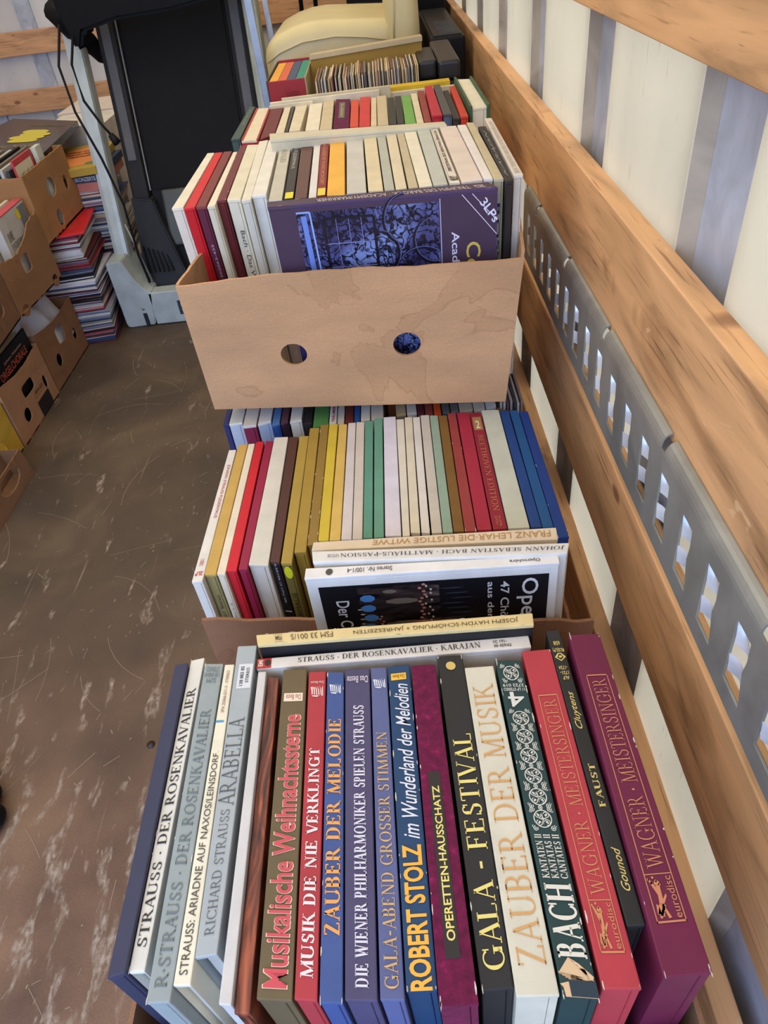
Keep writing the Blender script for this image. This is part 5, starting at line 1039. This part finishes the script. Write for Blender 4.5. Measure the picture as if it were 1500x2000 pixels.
def sleeve(x, y0, y1, z0, z1, th, c, lab, cat='record sleeve', grp=None, kind='plain', lean=0.0, nm='record_sleeve'):
    me = hexa([(x - th, y0, z0), (x, y0, z0), (x - th, y1, z0), (x, y1, z0)], [(x - th + lean, y0, z1), (x + lean, y0, z1), (x - th + lean, y1, z1), (x + lean, y1, z1)], .0005, 1)
    r = thing(nm, (x, (y0 + y1) / 2, z0), lab, cat, grp); link('cover', me, mat(c, kind, .4), r); return r
r_ = sleeve(-1.405, 2.12, 2.435, .008, .29, .008, (18, 18, 22), 'black record sleeve with orange block lettering in the curved-rim box')
qo = qx(-1.405, 2.12, 2.435, .008, .29)
put(qo, 'ORGELCHORALE', .12, .86, .74, .84, '0', 'bold', (190, 82, 56), r_, nrm=NX); put(qo, 'Johann Sebastian', .3, .8, .87, .91, '0', 'bold', (200, 150, 120), r_, nrm=NX)
for k in range(3): put(qo, ['Schübler Choräle', 'Orgelbüchlein', 'Leipziger Choräle'][k], .3 + .02 * k, .74, .66 - .055 * k, .69 - .055 * k, '0', 'bold', (170 + 20 * k, 120 + 40 * k, 100 + 50 * k), r_, nrm=NX)
for k in range(7): sleeve(-1.416 - .0115 * k, 2.10 + .002 * (k % 2), 2.42 - .003 * k, .008, .282 + .006 * (k % 3), .007, [(226, 214, 186), (210, 196, 164), (200, 190, 170)][k % 3], ['cream', 'tan', 'stone'][k % 3] + ' record sleeve, ' + nth(k + 1) + ' behind the black lettered one in the curved-rim box', grp='cream sleeves in the curved-rim box')
# opera box in the torn-rim carton
r_ = sleeve(-1.352, 2.48, 2.715, .375, .657, .034, (196, 192, 184), 'record box with white and grey cover and pink spine in the torn-rim box', 'record box', nm='record_box')
link('spine', box(-1.387, -1.351, 2.48, 2.716, .657, .660), mat((190, 74, 84), 'cloth'), r_)
qo = qx(-1.352, 2.48, 2.715, .375, .657)
put(qo, '#rect', .72, .99, .0, .97, '0', 'rect', (120, 122, 124), r_, 'grey_band', .0006, nrm=NX); put(qo, '#sticker', .62, .74, .84, .95, '0', 'rect', (222, 204, 40), r_, 'yellow_sticker', .0012, nrm=NX)
put(qo, 'DIE', .12, .30, .70, .80, '0', 'serif', (60, 40, 36), r_, nrm=NX); put(qo, 'ENTFÜHRUNG', .12, .72, .60, .68, '0', 'serif', (60, 40, 36), r_, nrm=NX); put(qo, 'AUS DEM', .16, .62, .50, .57, '0', 'serif', (60, 40, 36), r_, nrm=NX)
sleeve(-1.40, 2.42, 2.71, .375, .661, .012, (224, 214, 190), 'cream record sleeve behind the pink-spined box', grp=None); sleeve(-1.43, 2.38, 2.69, .375, .661, .02, (116, 30, 60), 'maroon record box behind the cream sleeve in the torn-rim box', 'record box')
# top carton contents
r_ = sleeve(-1.35, 2.755, 2.93, .485, .775, .008, (196, 60, 66), 'pink-red framed picture sleeve sticking out of the topmost box')
qo = qx(-1.35, 2.755, 2.93, .485, .775)
put(qo, '#rect', .0, .88, .0, .93, '0', 'rect', (224, 214, 184), r_, 'picture', .0006, nrm=NX)
for k in range(9): put(qo, '#leaf', .05 + .09 * k, .2 + .08 * k, .62 + .02 * (k % 4), .80 + .02 * (k % 3), '0', 'leaf', [(120, 116, 90), (70, 70, 56), (170, 164, 130)][k % 3], r_, 'drawing', .0009, nrm=NX)
for k in range(12): sleeve(-1.375 - .022 * k, 2.75, 3.05 + .01 * (k % 3), .485, .745 + .006 * (k % 4), .012, [(60, 66, 70), (190, 190, 180), (120, 110, 96), (30, 30, 34)][k % 4], ['dark slate', 'pale grey', 'brown', 'black'][k % 4] + ' record sleeve, ' + nth(k + 1) + ' from the front inside the topmost cardboard box', grp='sleeves in the topmost box')
sleeve(-1.345, 2.965, 3.02, .485, .77, .018, (206, 208, 190), 'small crumpled pale paper tucked in the topmost box', 'paper', nm='paper')
# white plastic bag
bm = bmesh.new(); n_ = 26; vg = []
for i in range(n_ + 1):
    for j in range(n_ + 1):
        u, v = i / n_, j / n_; e = math.sin(math.pi * u) ** .4 * math.sin(math.pi * v) ** .4
        x = -1.402 - .20 * v + .006 * math.sin(u * 17 + v * 9); y = 2.475 + .35 * u + .008 * math.sin(v * 14 + u * 5)
        z = .10 + (.20 + .07 * math.sin(u * 2.6) + .02 * math.sin(u * 21 + v * 6) + .012 * math.sin(u * 9 - v * 23)) * e
        vg.append((x, y, min(z, .318)))
fg = [(i * (n_ + 1) + j, (i + 1) * (n_ + 1) + j, (i + 1) * (n_ + 1) + j + 1, i * (n_ + 1) + j + 1) for i in range(n_) for j in range(n_)]
tag(link('plastic_bag', mesh(vg, fg, True), mat((214, 214, 218), 'leather', .35)), 'crumpled white plastic bag stuffed in the box next to the record stack', 'bag')
# record stacks
PS = [(206, 206, 212), (60, 72, 110), (230, 226, 216), (36, 34, 38), (150, 150, 160), (170, 60, 64), (200, 184, 150), (90, 100, 130), (226, 222, 226), (70, 46, 40), (120, 126, 140), (212, 204, 186), (44, 60, 90), (140, 110, 130), (196, 196, 190), (104, 40, 44)]
CN = ['light grey', 'slate blue', 'cream white', 'black', 'mid grey', 'red', 'tan', 'blue-grey', 'near-white', 'dark brown', 'cool grey', 'ivory', 'dark blue', 'mauve', 'stone grey', 'maroon']
def stack(cx, cy, size, z0, z1, yaw0, lab, grp, jit=.010, tmin=.0034, tmax=.0070, sd=1):
    rnd = random.Random(sd); z = z0; k = 0; ox = oy = 0; yaw = yaw0
    while z < z1 - .002:
        th = min(rnd.uniform(tmin, tmax), z1 - z)
        if k % 9 == 0: ox, oy, yaw = rnd.uniform(-jit, jit), rnd.uniform(-jit, jit), yaw0 + rnd.uniform(-.06, .06)
        a = yaw + rnd.uniform(-.025, .025); dx = ox + rnd.uniform(-.004, .004); dy = oy + rnd.uniform(-.004, .004)
        ca, sa = math.cos(a), math.sin(a); h = size / 2
        # cx,cy is the near-right corner
        R = lambda u, v: (cx + dx + u * ca - v * sa, cy + dy + u * sa + v * ca)
        c4 = [R(-size, 0), R(0, 0), R(-size, size), R(0, size)]
        me = hexa([(p[0], p[1], z) for p in c4], [(p[0], p[1], z + th - .0006) for p in c4])
        ci = rnd.randrange(len(PS))
        tag(link('record_sleeve', me, mat(PS[ci], 'plain')), 'thin %s record sleeve, %s from the bottom of %s' % (CN[ci], nth(k + 1), lab), 'record sleeve', grp)
        z += th; k += 1
    return k
stack(-1.272, 2.872, .38, .0, .462, .12, 'the uneven stack beside the treadmill', 'sleeves in the stack beside the treadmill', sd=3)
r_ = thing('record_sleeve', (-1.27, 2.87, .463), 'bright red record sleeve on top of the stack beside the treadmill', 'record sleeve')
c4 = [(-1.60, 2.78), (-1.239, 2.868), (-1.68, 3.17), (-1.302, 3.262)]
link('cover', hexa([(a, b, .463) for a, b in c4], [(a, b, .472) for a, b in c4], .001, 1), mat((206, 30, 40), 'plain', .4), r_)
q_ = [Vector((a, b, .472)) for a, b in c4]; put(q_, 'HOFFMANN', .80, .88, .15, .85, 'up', 'serif', (220, 90, 60), r_)
stack(-1.235, 3.190, .40, .0, .535, .10, 'the stack under the gold box', 'sleeves in the middle stack', sd=5)
tag(link('record_box', box(-1.60, -1.235, 3.185, 3.56, .536, .572, .001), mat((196, 120, 108), 'cloth')), 'salmon pink record box, third from the top of the middle stack', 'record box')
r_ = thing('record_box', (-1.42, 3.37, .573), 'dark blue record box with pale letters directly under the gold box', 'record box')
link('case', box(-1.61, -1.228, 3.180, 3.57, .573, .602, .0015), mat((30, 58, 86), 'cloth'), r_)
put([Vector((-1.61, 3.1795, .573)), Vector((-1.228, 3.1795, .573)), Vector((-1.61, 3.1795, .602)), Vector((-1.228, 3.1795, .602))], 'VOLKSKONZERTE', .62, .97, .2, .75, '0', 'bold', (196, 200, 204), r_)
r_ = thing('record_box', (-1.42, 3.37, .603), 'gold record box with an orange label on its lid, topmost of the middle stack', 'record box')
c4 = [(-1.60, 3.10), (-1.223, 3.175), (-1.66, 3.52), (-1.262, 3.60)]
link('case', hexa([(a, b, .603) for a, b in c4], [(a, b, .634) for a, b in c4], .0015, 1), mat((182, 150, 48), 'cloth'), r_)
q_ = [Vector((a, b, .634)) for a, b in c4]
k_ = mesh([bilerp(q_, s, t) + Vector((0, 0, .0008)) for s, t in ((.44, .22), (.55, .12), (.86, .12), (.94, .24), (.94, .74), (.86, .86), (.55, .86), (.44, .74))], [tuple(range(8))])
link('orange_label', k_, mat((232, 140, 66), 'print', .5), r_)
for s, t in ((.49, .8), (.9, .8), (.49, .17), (.9, .17)): link('leaf_corner', mesh([bilerp(q_, s + .05 * math.cos(a), t + .05 * math.sin(a)) + Vector((0, 0, .0011)) for a in (0, 1, 2, 3.1, 4, 5.2)], [tuple(range(6))]), mat((96, 130, 70), 'print', .5), r_)
for k, tx in enumerate(('Goldener Kranz', 'deutscher', 'Hausmusik')): put(q_, tx, .52 + .04 * k, .86, .66 - .10 * k, .74 - .10 * k, '0', 'script', (100, 44, 24), r_, lift=.0012)
# layers and the big black set above
for k, (c, zz) in enumerate((((214, 206, 184), .640), ((70, 66, 60), .660), ((224, 214, 188), .680))):
    me = hexa([(-1.92, 3.02 + .01 * k, zz), (-1.62, 3.06 + .01 * k, zz), (-1.95, 3.5, zz), (-1.57, 3.52, zz)], [(-1.92, 3.02 + .01 * k, zz + .018), (-1.62, 3.06 + .01 * k, zz + .018), (-1.95, 3.5, zz + .018), (-1.57, 3.52, zz + .018)], .001, 1)
    tag(link('record_box', me, mat(c, 'cloth')), ['grey-white record box, lowest of three under the large black set', 'dark grey record box in the middle under the large black set', 'cream record box directly under the large black set'][k], 'record box')
r_ = thing('record_set', (-1.6, 3.4, .70), 'large glossy black record set with a yellow sticker, on top at the back left', 'record set')
c4 = [(-1.92, 3.13), (-1.362, 3.05), (-1.80, 3.86), (-1.402, 3.62)]
link('case', hexa([(a, b, .70) for a, b in c4], [(a, b, .728) for a, b in c4], .002), mat((26, 22, 20), 'leather', .15), r_)
q_ = [Vector((a, b, .728)) for a, b in c4]
vs_ = []; ff_ = []
for a, b, c_, d_ in ((.50, .36, .80, .44), (.46, .44, .83, .53), (.52, .52, .86, .61), (.50, .60, .80, .69)):
    ii = len(vs_)
    for k in range(14):
        an = k * .4488; vs_.append(bilerp(q_, (a + c_) / 2 + (c_ - a) / 2 * math.copysign(abs(math.cos(an)) ** .5, math.cos(an)), (b + d_) / 2 + (d_ - b) / 2 * math.sin(an) * 1.15) + Vector((0, 0, .001 + .0002 * len(ff_))))
    ff_.append(tuple(range(ii, ii + 14)))
link('yellow_sticker', mesh(vs_, ff_), mat((214, 198, 50), 'print', .4), r_)
put(q_, 'schönen deutschen Melodien', .12, .86, .22, .30, '0', 'script', (150, 130, 84), r_); put(q_, 'Hundert Meister', .45, .9, .80, .88, '0', 'script', (110, 100, 80), r_)
tag(link('record_box', box(-1.60, -1.30, 3.66, 3.96, .0, .70, .002), mat((222, 214, 200), 'plain')), 'pale box with orange wedge standing behind the black set', 'box')
stack(-1.275, 3.99, .36, .0, .66, .02, 'the hindmost stack', 'sleeves in the hindmost stack', sd=9)
stack(-1.16, 3.62, .10, .0, .50, .0, 'narrow record sleeve edge seen between treadmill post and deck', 'sleeves between post and deck', sd=11) if False else None
tag(link('record_box', box(-1.64, -1.27, 4.0, 4.35, .66, .70, .002), mat((224, 210, 198), 'cloth')), 'white patterned record box on the hindmost stack', 'record box')

# dark rubber-toed blue bag at the picture's left edge
t = thing('tool_bag', (-.99, .74, 0), 'dark blue bag with black rubber feet at the left picture edge', 'bag')
link('bag_body', prism([(-1.15, 0.56), (-.965, .61), (-.905, .655), (-.93, .70), (-1.15, .68)], 'z', 0.0, .05, .008), mat((24, 34, 74), 'plain', .6), t)
for x, y, r in ((-.925, .685, .026), (-.955, .735, .026), (-.985, .79, .022)):
    bm = bmesh.new(); bmesh.ops.create_uvsphere(bm, u_segments=16, v_segments=10, radius=1)
    for v in bm.verts: v.co = Vector((x + v.co.x * r, y + v.co.y * r * 1.1, r * .9 + v.co.z * r * .9))
    me = bpy.data.meshes.new('m'); bm.to_mesh(me); bm.free()
    for p in me.polygons: p.use_smooth = True
    link('rubber_foot', me, mat((16, 17, 19), 'plain', .5), t)
for o in list(bpy.data.objects):
    if '_o' in o: del o['_o']
